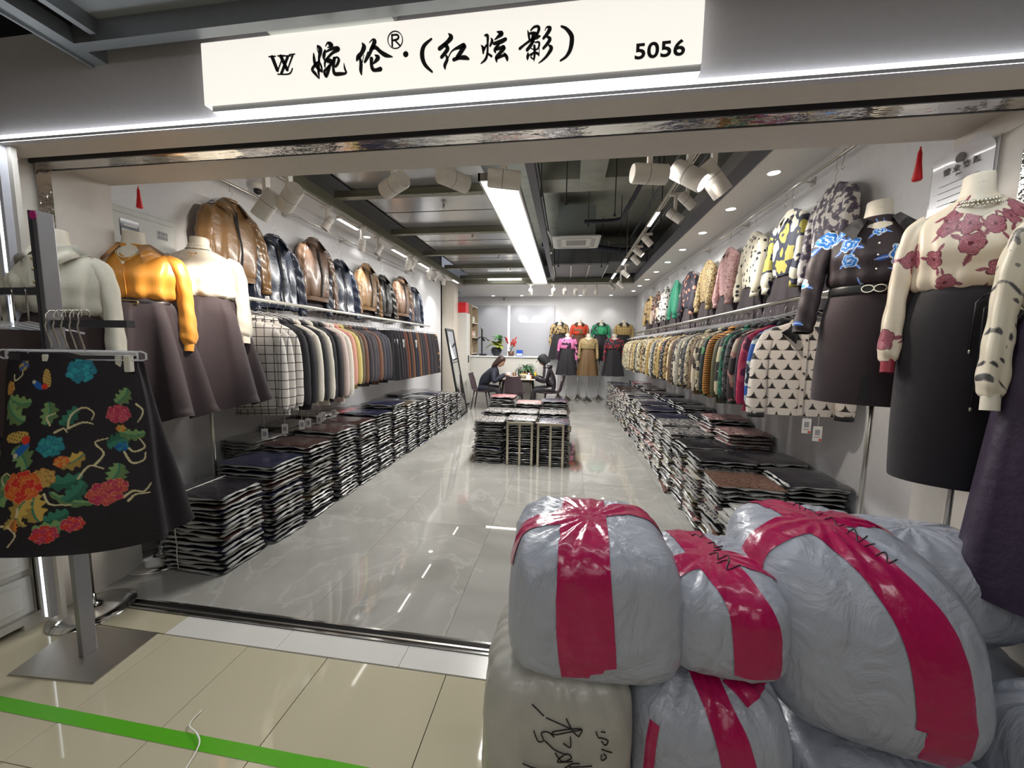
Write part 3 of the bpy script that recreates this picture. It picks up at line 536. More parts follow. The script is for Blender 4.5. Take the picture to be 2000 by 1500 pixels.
MB().tube([(x, -.130, z+.12) for x, z in [(-.045, -.556), (.045, -.556), (.052, -.566), (.045, -.577), (-.045, -.577), (-.052, -.566), (-.045, -.556)]], .004, 8).build('buckle', gold, bt)
necklace(t, [(-.062, -.035, -.10), (-.045, -.105, -.155), (0, -.142, -.205), (.045, -.105, -.155), (.062, -.035, -.10)], gold, .004); necklace(t, [(-.06, -.04, -.10), (-.03, -.12, -.16), (0, -.136, -.18), (.03, -.12, -.16), (.06, -.04, -.10)], pearl, .0035)
MB().ell((0, -.148, -.215), (.008, .006, .009)).build('pendant', pearl, t)
R = rings(WT, 48, 40, 0, 1); MB().tube([(0, front_y(R, z)-.004, z) for z in np.linspace(-.20, -.42, 12)], .004, 5).build('placket', satin_or, bl_, smooth=True)
t, bl_ = mannequin((-2.61, 2.41, 2.236), math.radians(32), 'mannequin in white satin blouse with pearl choker and plum box-pleat skirt', AL(.165, .34, ZW, -1.19), plum, blm=satin_wh, fa=.19, fn=7, pole=(0, .03))
MB().loft(rings([(-.052, .060, .058, 0), (-.075, .066, .064, 0), (-.088, .080, .072, 0)], 36, 5, .03, 14)).build('collar', satin_wh, bl_, smooth=True)
necklace(t, [(.064*math.cos(a), .062*math.sin(a), -.070-.006*math.sin(a)) for a in np.linspace(0, 2*PI, 24)], pearl, .0045, 'choker')
MB().tube([(-.03, -.126, -.135), (.012, -.128, -.138)], .003, 6).ell((.016, -.130, -.136), (.007,)*3).tube([(-.01, -.128, -.138), (-.015, -.134, -.165)], .002, 5).build('brooch', gold, t)
t, bl_ = mannequin((-2.57, 1.61, 2.05), math.radians(26), 'mannequin in cream crepe shirt behind the dark hanger rack', AL(.165, .30, ZW, -1.0), mat('dark_brown_cloth', (.035, .018, .018), .7), blm=ivory, collar=dict(r0=.078, z0=-.100, w=.068, pt=.5, gap=.5, rise=.035, tilt=.95), pole=(.0, .0), wx=.85)
MB().box(-.028, .028, -.156, -.13, -.30, -.155).build('placket', ivory, bl_, bevel=.003); button_row(0, [-.157]*3, [-.17, -.22, -.28], gold, bl_, .007)
necklace(t, [(-.062, -.035, -.085), (-.03, -.085, -.105), (0, -.095, -.11), (.03, -.085, -.105), (.062, -.035, -.085)], gold, .004)
# ---- printed fabrics drawn as colour on the cloth
def smooth01(x): return np.clip(x, 0, 1)
def wrap_uv(co, planar=False): return (co[:, 0]+co[:, 1]*.6 if planar else np.arctan2(co[:, 0], -co[:, 1]*1.7)*.21), co[:, 2]
def roses(cols, ground, cells, seed, dens=1., lobes=5, swirl=3.0):
    r_ = np.random.RandomState(int(seed) % 9999); base = np.array(ground)
    FL = [(u, v, R_*(.85+.3*r_.rand()), r_.rand()*6) for u, v, R_ in cells]
    def fn(co, planar=False):
        u, v = wrap_uv(co, planar); out = np.tile(base, (len(co), 1)); 
        wx = .004*np.sin(v*60+u*40)+.002*np.sin(u*110); 
        for (fu, fv, R_, ph) in FL:
            dx, dy = u-fu+wx, v-fv; r = np.hypot(dx, dy); a = np.arctan2(dy, dx)+ph
            edge = R_*(.80+.20*np.abs(np.cos(lobes*.5*a)))
            # leaves
            for la in (.6, 2.4, 4.4):
                lx = dx*math.cos(la+ph)+dy*math.sin(la+ph)-R_*1.25; ly = -dx*math.sin(la+ph)+dy*math.cos(la+ph)
                L_ = (np.abs(lx) < R_*.55) & (np.abs(ly) < R_*.2*(1-(lx/(R_*.56))**2)); out[L_] = cols[3] if len(cols) > 3 else cols[1]
                vein = L_ & (np.abs(ly) < R_*.025); out[vein] = cols[0]
            ins = r < edge; k = r/edge
            sp = np.sin(k*swirl*2*PI+a*2+.9*np.sin(a*lobes)); t = smooth01(.5+.5*sp)[:, None]
            c = np.array(cols[1])*t+np.array(cols[2])*(1-t); rim = (np.abs(k-.97) < .05)
            c = np.where((k < .18)[:, None], np.array(cols[0]), c); c = np.where(((sp < -.86) | rim)[:, None], np.array(cols[0]), c)
            out[ins] = c[ins]
        return out
    return fn
r_ = np.random.RandomState(11)
def scatter(n, R0, R1, mind, seed, u0=-.55, u1=.55, v0=-.75, v1=-.08):
    r_ = np.random.RandomState(int(seed) % 9999); P_ = []
    for _ in range(4000):
        p = (u0+(u1-u0)*r_.rand(), v0+(v1-v0)*r_.rand())
        if all(math.hypot(p[0]-q[0], p[1]-q[1]) > mind for q in P_): P_.append(p)
        if len(P_) >= n: break
    return [(u, v, R0+(R1-R0)*r_.rand()) for u, v in P_]
vsat = mat('printed_satin', (.8, .7, .6), .38, bump=.15, bscale=14, vc=True); vmat = mat('printed_crepe', (.8, .7, .6), .6, bump=.12, bscale=60, vc=True)
rosef = roses([(.12, .012, .03), (.33, .07, .11), (.55, .24, .27), (.33, .10, .13)], (.80, .70, .55), [(-.03, -.27, .045), (.05, -.36, .034), (.11, -.18, .034), (-.10, -.40, .036), (-.12, -.20, .038), (.02, -.47, .034), (.15, -.30, .05), (.18, -.45, .042), (-.02, -.15, .03)]+scatter(44, .026, .044, .072, 3, v0=-.74, v1=-.1)[4:], 2)
bluef = roses([(.80, .88, .95), (.02, .16, .62), (.05, .35, .85), (.015, .12, .50)], (.030, .020, .024), [(.08, -.27, .055), (.13, -.37, .06), (-.05, -.42, .035), (-.10, -.28, .03), (.04, -.12, .018), (.16, -.12, .02)]+scatter(30, .032, .055, .095, 8, v0=-.74, v1=-.14)[6:], 5, lobes=6, swirl=2)
def marblef(co, planar=False):
    u, v = wrap_uv(co, planar); n = np.sin(u*60+3*np.sin(v*38))+np.sin(v*120+4*np.sin(u*45+v*20))+.6*np.sin(u*210+v*90); c = np.array((.74, .68, .54))*np.ones((len(co), 1)); c[n > 1.15] = (.22, .20, .18); c[n > 1.6] = (.05, .05, .05); return c
# ---- right three
t, bl_ = mannequin((1.43, 2.06, 2.2), math.radians(-30), 'mannequin in black shirt with bright blue flowers, belted short skirt', [(-.40, .16, .11, 0), (-.45, .180, .122, 0), (-.55, .20, .130, 0), (-.75, .21, .13, 0), (-.95, .212, .128, 0)], plum, blm=vmat, vcp=bluef, torso=[(z*.93, a*.95, b, y) for z, a, b, y in WT], wx=.88, collar=dict(r0=.078, z0=-.092, w=.07, pt=.45, gap=.6, rise=.035, tilt=.95), colm=blackw, fa=.012, fn=3, sharp=False, pole=(.06, .05), sleeve=([(.155, 0, -.14), (.20, 0, -.18), (.235, .0, -.28), (.25, -.01, -.38), (.262, -.03, -.48), (.275, -.045, -.57), (.277, -.05, -.61)], [.046, .056, .054, .054, .052, .050, .042]), cuffm=False)
MB().add([(-.02, -.128, -.93), (.03, -.128, -.93), (.005, -.131, -.70), (0, -.10, -.93)], [[0, 1, 2]]).build('slit', black, t)
bt = MB().loft(rings([(-.392, .170, .118, 0), (-.397, .176, .122, 0), (-.43, .178, .124, 0), (-.435, .172, .12, 0)], 48, 6, 0, 1)).build('belt', black, t, smooth=True)
for x in (-.024, .024): MB().tube([(x+.024*math.cos(a), -.130, -.414+.016*math.sin(a)) for a in np.linspace(0, 2*PI, 14)], .004, 6).build('buckle_ring', silverc, bt)
button_row(0, [-.135, -.148, -.148, -.14], [-.17, -.22, -.27, -.33], silverc, bl_, .005)
t, bl_ = mannequin((1.50, 1.70, 2.16), math.radians(-28), 'mannequin in cream rose-print blouse with chain necklace and tied pencil skirt', [(ZW, .175, .118, 0), (-.46, .190, .130, 0), (-.57, .21, .140, 0), (-.85, .215, .138, 0), (-1.14, .202, .130, 0), (-1.17, .20, .128, 0)], blackw, blm=vsat, vcp=rosef, torso=WT, wx=.76, fa=.006, fn=4, sharp=False, pole=(.06, .05), cuffm=mat('maroon_satin', (.30, .03, .05), .4))
tie = MB().tube([(.02, -.140, -.46), (.045, -.155, -.445), (.05, -.158, -.49), (.028, -.150, -.50), (.03, -.150, -.72), (.025, -.152, -.86)], .004, 6).tube([(.02, -.140, -.46), (.0, -.152, -.48), (-.002, -.15, -.65)], .004, 6).build('tie_cord', black, t, smooth=True); MB().ell((.025, -.152, -.863), (.006, .006, .008)).ell((-.002, -.15, -.655), (.006, .006, .008)).build('cord_end', silverc, tie)
for k, (dz, rr) in enumerate([(-.075, .007), (-.090, .006)]): necklace(t, [((.078+.012*k)*math.cos(a), (.075+.014*k)*math.sin(a), dz-.016-.02*math.sin(-a)*1.0) for a in np.linspace(0, 2*PI, 40)], silverc, rr, 'chain_necklace', True)
t, bl_ = mannequin((1.55, 1.37, 2.06), math.radians(-25), 'mannequin at the right edge in cream and black marbled blouse, dark skirt', AL(.17, .27, ZW, -1.35), mat('aubergine_jacquard', (.035, .022, .05), .5, bump=.5, bscale=22), blm=vsat, vcp=marblef, wx=.74, fa=.05, fn=5, pole=(.05, .05), cuffm=ivory)
# ---- back seven
def back_man(px, py, Y, zt, lab, m, colm=None, skm=blackw, cuffm=None, lng=-1.16, w=.30):
    p = atY(px, py, Y); mannequin((p[0], Y, zt), 0, lab, AL(.15, w, ZW, lng, .6), skm, blm=m, colm=colm, collar=dict(r0=.078, z0=-.100, w=.072, pt=.5, gap=.5, rise=.035, tilt=.95) if colm else None, lo=True, group='mannequins by the back wall', fa=.07, fn=8, base='wedge', cuffm=cuffm)
K_ = lambda *a: a
tan, brn, blk_, crm = (.42, .27, .11), (.10, .045, .02), (.012, .011, .012), (.72, .64, .46)
p_leo = prt('leopard_large', 'leopard', (.45, .32, .14), blk_, brn, 16); p_leos = prt('leopard_small', 'leopard', (.50, .37, .17), blk_, (.25, .14, .05), 55)
brown_sk = mat('brown_wool', (.10, .055, .025), .7); rust_sk = mat('rust_brown_wool', (.10, .04, .02), .7)
back_man(1093, 624, 11.1, 2.30, 'back wall mannequin in large leopard shirt with black collar', p_leo, blackw)
back_man(1132, 625, 11.1, 2.29, 'back wall mannequin in brown and red panelled shirt, brown skirt', prt('brown_red', 'blotch', (.20, .10, .04), (.6, .05, .02), (.55, .06, .02), 9), brown_sk, rust_sk)
back_man(1174, 625, 11.1, 2.29, 'back wall mannequin in green and black printed shirt', prt('green_black', 'blotch', (.02, .20, .10), (.04, .42, .18), (.01, .03, .03), 14), blackw)
back_man(1219, 625, 11.1, 2.29, 'back wall mannequin in tan plaid shirt with black collar', prt('tan_plaid', 'plaid', (.55, .38, .14), (.10, .06, .03), None, 14), blackw)
back_man(1109, 652, 10.7, 1.885, 'front row mannequin in pink and black tie-dye blouse', prt('pink_tie', 'blotch', (.03, .01, .03), (.75, .22, .45), (.70, .18, .42), 9))
back_man(1150, 652, 10.7, 1.88, 'front row mannequin in mustard speckled sweater and brown ombre skirt', p_leos, None, mat('brown_ombre', (.16, .09, .035), .6), blackw)
back_man(1200, 652, 10.7, 1.885, 'front row mannequin in navy blouse with red flowers', prt('red_floral', 'floral', (.02, .025, .04), (.65, .03, .03), (.8, .12, .05), 24), None, blackw)
# ================================================================== WALL-HUNG LEATHER JACKETS (left)
lea_b = mat('tan_leather', (.22, .125, .055), .28, bump=.5, bscale=12, coat=.3, var=.15); lea_n = mat('navy_leather', (.022, .030, .055), .28, bump=.5, bscale=12, coat=.3); lea_r = mat('brown_leather', (.16, .095, .060), .28, bump=.5, bscale=12, coat=.3, var=.15); lea_k = mat('black_leather', (.02, .018, .016), .25, bump=.6, bscale=12, coat=.4)
wire = mat('hanger_wire', (.55, .53, .50), .25, 1.)
hg_hook = MB().tube(smoothk([(0, 0, 0), (0, 0, .05), (.012, 0, .068), (.020, 0, .085), (.012, 0, .104), (-.006, 0, .104), (-.014, 0, .092)], 16), .0018, 5).me('hook', True)
hg_arm = MB().tube(smoothk([(-.19, 0, -.055), (-.12, 0, -.03), (0, 0, .004), (.12, 0, -.03), (.19, 0, -.055)], 12), .006, 6, flat=.6).tube([(-.06, 0, -.014), (0, 0, .012), (.06, 0, -.014)], .004, 5).me('shoulder_bar', True)
for q, m_ in ((hg_hook, wire), (hg_arm, clear)): q.materials.append(m_)
def hanger(loc, rz, label, group, scl=1., drop=0., up=0.):
    t = thing('coat_hanger', label, 'hanger', loc, rz, group); a = bpy.data.objects.new('hook', hg_hook); c = bpy.data.objects.new('shoulder_bar', hg_arm)
    for q in (a, c): C.objects.link(q); q.parent = t; q.scale = (scl,)*3
    if up > .1: MB().cyl((-.003, 0, .10), (-.003, 0, up), .0018, 5).build('hang_wire', wire, t)
    return t
JT = [(-.0, .065, .030, 0), (-.018, .095, .034, 0), (-.042, .145, .038, 0), (-.072, .195, .044, 0), (-.11, .222, .056, 0), (-.18, .232, .070, 0), (-.27, .236, .082, 0), (-.38, .242, .092, 0), (-.48, .246, .092, 0), (-.54, .24, .085, 0), (-.565, .215, .07, 0), (-.60, .212, .068, 0)]
def jacket(loc, rz, m, label, seed, group, L=1., band=True, style=0):
    t = thing('leather_jacket', label, 'jacket', loc, rz, group)
    K = [(z*L, a, b*.78, y) for z, a, b, y in JT]
    if not band: K = K[:9]+[(-.58*L, .25, .09, 0), (-.62*L, .25, .088, 0)]
    R = rings(K, 80, 44, .07, 9, seed, lambda q: .25+q, 2.4, wob=.024); MB().loft(R).build('body', m, t, smooth=True)
    for s in (-1, 1):
        S = sleeve_pts([(s*.165, 0, -.095), (s*.213, 0, -.135), (s*.262, -.01, -.27), (s*.282, -.02, -.42), (s*.292, -.03, -.56*L), (s*.29, -.04, -.63*L)], [.026, .048, .058, .055, .050, .038], 22, 40, seed+s, .20)
        q = MB().loft(S).build('sleeve', m, t, smooth=True); e = S[-1].mean(0); MB().tube([e+[0, 0, .005], e+[0, -.003, -.04]], [.043, .041], 14).build('cuff', m, q, smooth=True)
    collar_mb(.072, -.008, .105, .30, .45, .035, 0, .85, dep=.048, drop=.75).build('collar', m, t, smooth=True)
    fy = [front_y(R, z) for z in np.linspace(-.07, K[-1][0]+.01, 14)]
    Zs = np.linspace(-.07, K[-1][0]+.01, 14)
    MB().grid([[(-.012-.012*math.sin(i*.7)-.03*max(0, .3-i/13.), y-.006, z) for i, (y, z) in enumerate(zip(fy, Zs))], [(.012-.008*math.sin(i*.7)+.03*max(0, .3-i/13.), y-.006, z) for i, (y, z) in enumerate(zip(fy, Zs))]]).build('front_opening', mat('shaded_lining', (.006, .005, .005), .8), t)  # near-black strip on the closed body paints the shade of an open front
    for s in (-1, 1): # stitched yoke, pocket
        MB().tube([(s*x, front_y(R, -.17*L)-.003+.045*(x/.2)**2, -.17*L+.01*x) for x in np.linspace(.04, .19, 8)], .0028, 5).build('yoke_seam', m, t, smooth=True)
        MB().tube([(s*.10, front_y(R, -.34*L)+.008, -.33*L), (s*.135, front_y(R, -.40*L)+.02, -.42*L)], .005, 6).build('pocket_welt', m if style else chrome, t)
    if band: MB().loft(rings([(K[-1][0]+.045, .218, .074, 0), (K[-1][0]+.0, .216, .072, 0)], 48, 4, .03, 16, seed)).build('waistband', m, t, smooth=True)
    if style: button_row(.022, [front_y(R, z)-.008 for z in (-.22, -.30, -.38, -.46)], [-.22, -.30, -.38, -.46], dkmetal, t, .008)
    hanger(loc, rz, 'wire-hooked clear hanger inside the '+' '.join(label.split()[:6]), 'hangers of the leather jackets', up=2.845-loc[2])
    MB().loft(rings([(.006, .058, .030, 0), (.012, .060, .033, 0), (.030, .062, .036, .004)], 30, 4, 0, 1)).build('neck_band', m, t, smooth=True); MB().add([(.055*math.cos(a), .028*math.sin(a)-.004, .016) for a in np.linspace(0, 2*PI, 16, endpoint=False)], [list(range(16))]).build('shaded_neck_lining', MT['shaded_lining'], t)  # near-black disc paints the shade inside the neck hole
    return t
JK = [(2.95, 2.70, lea_b, 'large tan leather jacket nearest the entrance on left wall', 1.08, True, 0), (3.42, 2.545, lea_n, 'navy leather jacket between the tan and brown ones', 1.1, False, 1), (4.02, 2.68, lea_r, 'brown leather blouson right of the nearest navy jacket', 1.12, True, 1), (4.50, 2.55, lea_n, 'navy leather shirt jacket below the second spotlight', 1.05, False, 1), (5.15, 2.64, lea_b, 'tan leather moto jacket with wide open lapels', 1.05, True, 0), (5.62, 2.57, lea_k, 'black leather jacket between tan and brown jackets', 1.0, True, 0), (6.30, 2.67, lea_r, 'smaller brown leather jacket near the far end', 1.08, True, 1), (6.82, 2.57, lea_n, 'last navy leather jacket at the far end of left wall', 1.05, False, 1)]
for i, (y, z, m_, lab, L_, bd, st) in enumerate(JK): jacket((-2.86, y, z-.03), PI/2+rnd.uniform(-.06, .06), m_, lab, 20+i, 'leather jackets on the left wall', L_, bd, st)
# skirts peeping out under jackets
for i, (y, z) in enumerate([(3.0, 2.06), (3.9, 2.05), (4.95, 2.05), (5.9, 2.08)]):
    o = MB().loft(rings([(0, .16, .03, 0), (-.1, .19, .04, 0), (-.22, .22, .05, 0)], 40, 10, .1, 7, i)).build('hanging_skirt', plum, smooth=True, loc=(-2.90, y+.12, z+.04), rot=(0, 0, PI/2)); tag(o, 'dark skirt hem showing beneath the %s wall jacket pair' % nth(i), 'skirt', 'skirts under the leather jackets')
def rail(y0, y1, x, z, r, lab, wallx, m, n=5, name='garment_rail'):
    o = thing(name, lab, 'rail', (x, 0, z)); MB().cyl((0, y0, 0), (0, y1, 0), r, 12).build('bar', m, o, smooth=True); s = 1 if wallx > x else -1
    for k in range(n):
        y = y0+.25+(y1-y0-.5)*k/(n-1); MB().tube([(0, y, 0), (wallx-x-.006*s, y, 0)], r*.7, 8).lathe([(.03, 0), (.03, .006)], 12, (0, 0, 0)).build('bracket', m, o) if False else MB().tube([(0, y, 0), (wallx-x, y, 0)], r*.7, 8).box(wallx-x-.008*s if s > 0 else wallx-x, wallx-x if s > 0 else wallx-x-.008*s, y-.03, y+.03, -.03, .03).build('bracket', m, o)
    return o
rail(2.45, 7.0, -2.89, 2.845, .012, 'slim upper wall rail holding the leather jackets', XL, steel, 5)
rail(2.15, 9.4, 1.865, 2.87, .012, 'slim upper wall rail holding the printed outfits', XR, steel, 7)
rail(2.62, 7.0, -2.62, 1.865, .016, 'long white garment rail along the left wall', XL, mat('rail_white', (.62, .62, .58), .35, .2), 5); rail(2.62, 9.45, 1.60, 1.865, .016, 'long steel garment rail along the right wall', XR, steel, 6)
def shook(loc, lab, g):
    o = MB().tube(smoothk([(0, .018, .0), (0, .012, .022), (0, -.008, .020), (0, -.010, 0), (0, .008, -.07), (0, .018, -.095), (0, 0, -.11), (0, -.016, -.095)], 20), .003, 6).build('s_hook', wire, smooth=True, loc=loc); tag(o, lab, 'hook', g)
for i, y in enumerate([2.55, 3.05, 3.75, 4.6]): shook((1.865, y, 2.87), 'empty steel hook on the right upper rail, %s from entrance' % nth(i), 'hooks on the upper right rail')
for i, y in enumerate([3.42, 4.50, 5.62, 6.82]): shook((-2.89, y, 2.845), 'steel hook on the left upper rail above the %s low-hung jacket' % nth(i), 'hooks on the upper left rail')
# ================================================================== WALL OUTFITS (right)
ST = [(-.0, .06, .024, 0), (-.018, .09, .028, 0), (-.042, .14, .032, 0), (-.075, .188, .038, 0), (-.12, .206, .046, 0), (-.20, .210, .058, 0), (-.30, .205, .062, 0), (-.42, .19, .06, 0), (-.50, .17, .055, 0), (-.54, .15, .05, 0)]
OUT = [(3.10, prt('white_toile', 'blotch', (.80, .76, .72), (.16, .14, .18), (.10, .08, .12), 34), 'white blouse with grey toile print in bright spotlight'), (3.62, prt('navy_yellow_leaf', 'blotch', (.76, .72, .58), (.03, .035, .07), (.55, .48, .10), 9), 'cream blouse with big navy and yellow leaf shapes'), (4.25, prt('cream_dots', 'dots', (.76, .70, .55), (.02, .02, .02), None, 17), 'cream blouse with black polka dots on right wall'), (4.85, prt('pink_lace', 'leopard', (.62, .38, .36), (.30, .10, .12), (.8, .65, .6), 40), 'pink lace-print blouse hung on right wall'), (5.5, p_leos, 'small leopard print blouse with orange tie neck'), (6.25, prt('dark_peach_floral', 'floral', (.03, .025, .04), (.55, .25, .18), (.7, .4, .3), 16), 'black blouse with peach flowers on right wall'), (7.0, prt('green_zebra', 'zebra', (.03, .36, .20), (.015, .14, .09), None, 18), 'emerald green striped blouse on right wall'), (7.7, prt('white_birds', 'floral', (.75, .73, .68), (.02, .02, .02), (.02, .02, .02), 20), 'white blouse with small black bird shapes'), (8.35, prt('peach_black', 'blotch', (.70, .55, .45), (.04, .03, .03), (.4, .18, .12), 12), 'peach and black patched blouse near far end'), (9.05, p_leo, 'farthest leopard blouse on the right wall')]
for i, (y, m_, lab) in enumerate(OUT):
    z = 2.68; t = thing('hanging_blouse', lab, 'blouse', (1.855, y, z), -PI/2+rnd.uniform(-.1, .1), 'blouses on the right wall')
    R = rings(ST, 48, 26, .05, 9, i, lambda q: .2+q, 2.4, wob=.012); MB().loft(R).build('body', m_, t, smooth=True)
    for s in (-1, 1):
        S = sleeve_pts([(s*.165, 0, -.09), (s*.20, 0, -.135), (s*.232, -.01, -.26), (s*.242, -.025, -.42), (s*.235, -.04, -.56), (s*.225, -.045, -.62)], [.032, .046, .048, .048, .052, .034], 16, 20, i+s, .12)
        q = MB().loft(S).build('sleeve', m_, t, smooth=True); e = S[-1].mean(0); MB().tube([e+[0, 0, .005], e+[0, -.003, -.045]], [.038, .038], 12).build('cuff', m_, q, smooth=True)
    if i % 2: collar_mb(.07, -.03, .07, .35, .5, .02, 0, .6, dep=.04).build('collar', m_, t, smooth=True)
    hanger((1.855, y, z), -PI/2, 'clear hanger holding the '+' '.join(lab.split()[:7]), 'hangers of the right wall blouses', up=.19)
    q = MB().loft(rings([(0, .13, .04, 0), (-.05, .15, .045, 0), (-.2, .22, .06, 0), (-.42, .30, .07, 0)], 72, 18, .13, 8, i, None, 2.2, True)).build('pleated_skirt', plum, smooth=True, loc=(1.868, y+.02, z-.47), rot=(0, 0, -PI/2)); tag(q, 'plum pleated skirt hung under the '+' '.join(lab.split()[:5]), 'skirt', 'skirts on the right wall')
    MB().loft(rings([(.012, .128, .038, 0), (-.03, .142, .043, 0)], 32, 3, 0, 1)).build('waistband', plum, q, smooth=True)
# ================================================================== RAIL GARMENTS
RT = [(-.01, .07, .030, 0), (-.025, .11, .034, 0), (-.05, .165, .036, 0), (-.085, .205, .036, 0), (-.20, .212, .036, 0), (-.36, .205, .034, 0), (-.52, .21, .032, 0), (-.64, .215, .030, 0)]
def rail_proto(L, seed, n=28, m=14, sl=.60, cuffw=.036, flat=.55):
    K = [(z*L/.64, a, b, y) for z, a, b, y in RT]; body = MB().loft(rings(K, n, m, .06, 7, seed, lambda q: .3+q, 2.6, wob=.03)).me('body', True); sl_ = []
    for s in (-1, 1):
        S = sleeve_pts([(s*.165, 0, -.085), (s*.205, 0, -.125), (s*.232, -.006, -.26), (s*.24, -.012, -.42), (s*.236, -.018, -sl+.04), (s*.23, -.02, -sl)], [.026, .040, .042, .042, .044, cuffw], 12, 12, seed+s, .10, .75); sl_.append(MB().loft(S).me('sleeve', True))
    S0 = MB().tube([(-.08, 0, -.004), (-.05, -.03, .012), (0, -.036, .008), (.05, -.03, .012), (.08, 0, -.004), (.05, .028, .018), (0, .032, .02), (-.05, .028, .018), (-.08, 0, -.004)], .010, 6, flat=1.6).me('collar', True)
    return body, sl_, S0
protos = [rail_proto(.64, 3), rail_proto(.60, 9), rail_proto(.66, 14)]
for p_ in protos:
    for q in [p_[0], p_[2]]+p_[1]: q.materials.append(plum)
def rail_garment(pr_, loc, rz, m, label, cat, group, name, cm=None, cl=True, tilt=0, scl=(1, 1, 1)):
    t = thing(name, label, cat, loc, rz, group, rot=(0, tilt, rz)); t.scale = scl
    for nm, me in [('body', pr_[0]), ('sleeve', pr_[1][0]), ('sleeve', pr_[1][1])]+([('collar', pr_[2])] if cl else []):
        o = bpy.data.objects.new(nm, me); C.objects.link(o); o.parent = t; o.material_slots[0].link = 'OBJECT'; o.material_slots[0].material = (cm or m) if nm == 'collar' else m
    return t
PR = [  # (name of look, material)
 ('cream and brown leopard', prt('r_creamleo', 'leopard', (.62, .52, .30), (.08, .04, .02), None, 14)),
 ('blue and white swirl', prt('r_blue', 'blotch', (.015, .12, .50), (.60, .68, .70), (.02, .03, .06), 12)),
 ('crimson', prt('r_crimson', 'blotch', (.42, .015, .07), (.55, .06, .12), (.12, .01, .05), 10)),
 ('dark purple', mat('r_purple', (.03, .012, .03), .7)),
 ('pink and cream collage', prt('r_pinkcol', 'blotch', (.55, .45, .34), (.50, .25, .22), (.04, .03, .03), 14)),
 ('black ring-print', prt('r_ring', 'leopard', (.016, .018, .02), (.14, .14, .15), (.016, .018, .02), 30)),
 ('dark green floral', prt('r_green', 'blotch', (.012, .06, .04), (.02, .20, .11), (.01, .02, .02), 20)),
 ('cream with black branches', prt('r_branch', 'blotch', (.62, .55, .36), (.04, .035, .03), (.02, .02, .02), 11)),
 ('olive striped', prt('r_olive', 'zebra', (.12, .11, .05), (.03, .03, .02), None, 40)),
 ('orange tiger-stripe', prt('r_tiger', 'zebra', (.62, .25, .03), (.05, .03, .02), None, 16)),
 ('navy and teal', prt('r_navy', 'blotch', (.012, .03, .06), (.02, .12, .16), (.008, .01, .02), 12)),
 ('black and green leaf', prt('r_leaf', 'floral', (.012, .02, .018), (.06, .26, .08), (.03, .12, .05), 12)),
 ('black and cream speckled', prt('r_bc', 'blotch', (.03, .026, .022), (.50, .44, .32), (.3, .25, .16), 22)),
 ('taupe and black floral', prt('r_taupe', 'blotch', (.30, .24, .15), (.04, .03, .025), (.55, .48, .36), 16)),
 ('brown plaid', prt('r_brplaid', 'plaid', (.17, .10, .05), (.03, .02, .015), None, 22)),
 ('beige spotted', prt('r_beigesp', 'leopard', (.52, .44, .30), (.07, .05, .04), None, 38)),
 ('tan leopard', prt('r_tanleo', 'leopard', (.38, .25, .10), (.03, .02, .012), (.2, .1, .04), 30)),
 ('grey houndstooth', prt('r_hound', 'dots', (.34, .33, .28), (.06, .06, .05), None, 50)),
 ('black white-dotted', prt('r_bwdot', 'dots', (.015, .014, .016), (.55, .52, .46), None, 42)),
 ('black and red rose', prt('r_redrose', 'floral', (.02, .015, .015), (.50, .03, .02), (.6, .3, .1), 13)),
 ('mustard plaid', prt('r_must', 'plaid', (.42, .30, .10), (.05, .04, .02), None, 18)),
 ('cream striped', prt('r_crstr', 'plaid', (.60, .54, .38), (.05, .045, .04), None, 11)),
 ('khaki mottled', prt('r_khaki', 'blotch', (.36, .30, .16), (.10, .08, .04), (.5, .44, .28), 18))]
seq = [0, 1, 2, 3, 4, 5, 6, 7, 8, 9, 10, 11, 12, 13, 14, 15, 5, 12, 16, 17, 13, 18, 14, 15, 0, 16, 18, 19, 20, 21, 16, 22, 18, 17, 13, 16, 20, 15, 22, 12, 16, 19, 21, 22, 20, 21, 13, 18, 21, 20, 22, 15, 21, 16, 21, 21, 20, 21, 22, 21, 21, 20, 21, 21]
# the heart/scallop blouse, nearest
HY = 2.80
tag_paper = paper
def scallop(co, planar=False):
    cw, ch = .082, .066
    u = co[:, 0]+.006; v = -co[:, 2]; row = np.floor(v/ch); fu = (u/cw+.5*(row % 2)) % 1-.5; fv = (v/ch) % 1
    inside = (np.abs(fu) < .5*np.sqrt(np.clip(1-(np.clip(fv, 0, 1))**2.2, 0, 1))) | (fv < .30)
    c = np.where(inside[:, None], (.72, .66, .60), (.018, .013, .012)); return c
t = thing('rail_blouse', 'cream blouse with black scallop heart print nearest on the right rail', 'blouse', (1.57, HY, 1.70), math.radians(-6), 'blouses on the right rail')
K = [(z, a*1.08, b*1.1, y) for z, a, b, y in RT]; R_ = rings(K, 320, 240, .03, 7, 4, lambda q: .3+q, 2.6, wob=.012); o = MB().loft(R_).build('body', vmat, t, smooth=True); paint_obj(o, scallop)
for s in (-1, 1):
    S = sleeve_pts([(s*.175, 0, -.085), (s*.215, 0, -.125), (s*.25, -.012, -.26), (s*.26, -.03, -.42), (s*.262, -.035, -.58), (s*.26, -.035, -.63)], [.028, .046, .052, .055, .058, .050], 90, 200, 4+s, .08, .8)
    q = MB().loft(S).build('sleeve', vmat, t, smooth=True); paint_obj(q, scallop); e = S[-1].mean(0); MB().tube([e+[0, 0, .006], e+[0, 0, -.028]], [.052, .054], 16, flat=.8).build('cuff', blackw, q, smooth=True)
collar_mb(.075, -.03, .085, .4, .5, .025, 0, .8, dep=.04).build('collar', blackw, t, smooth=True)
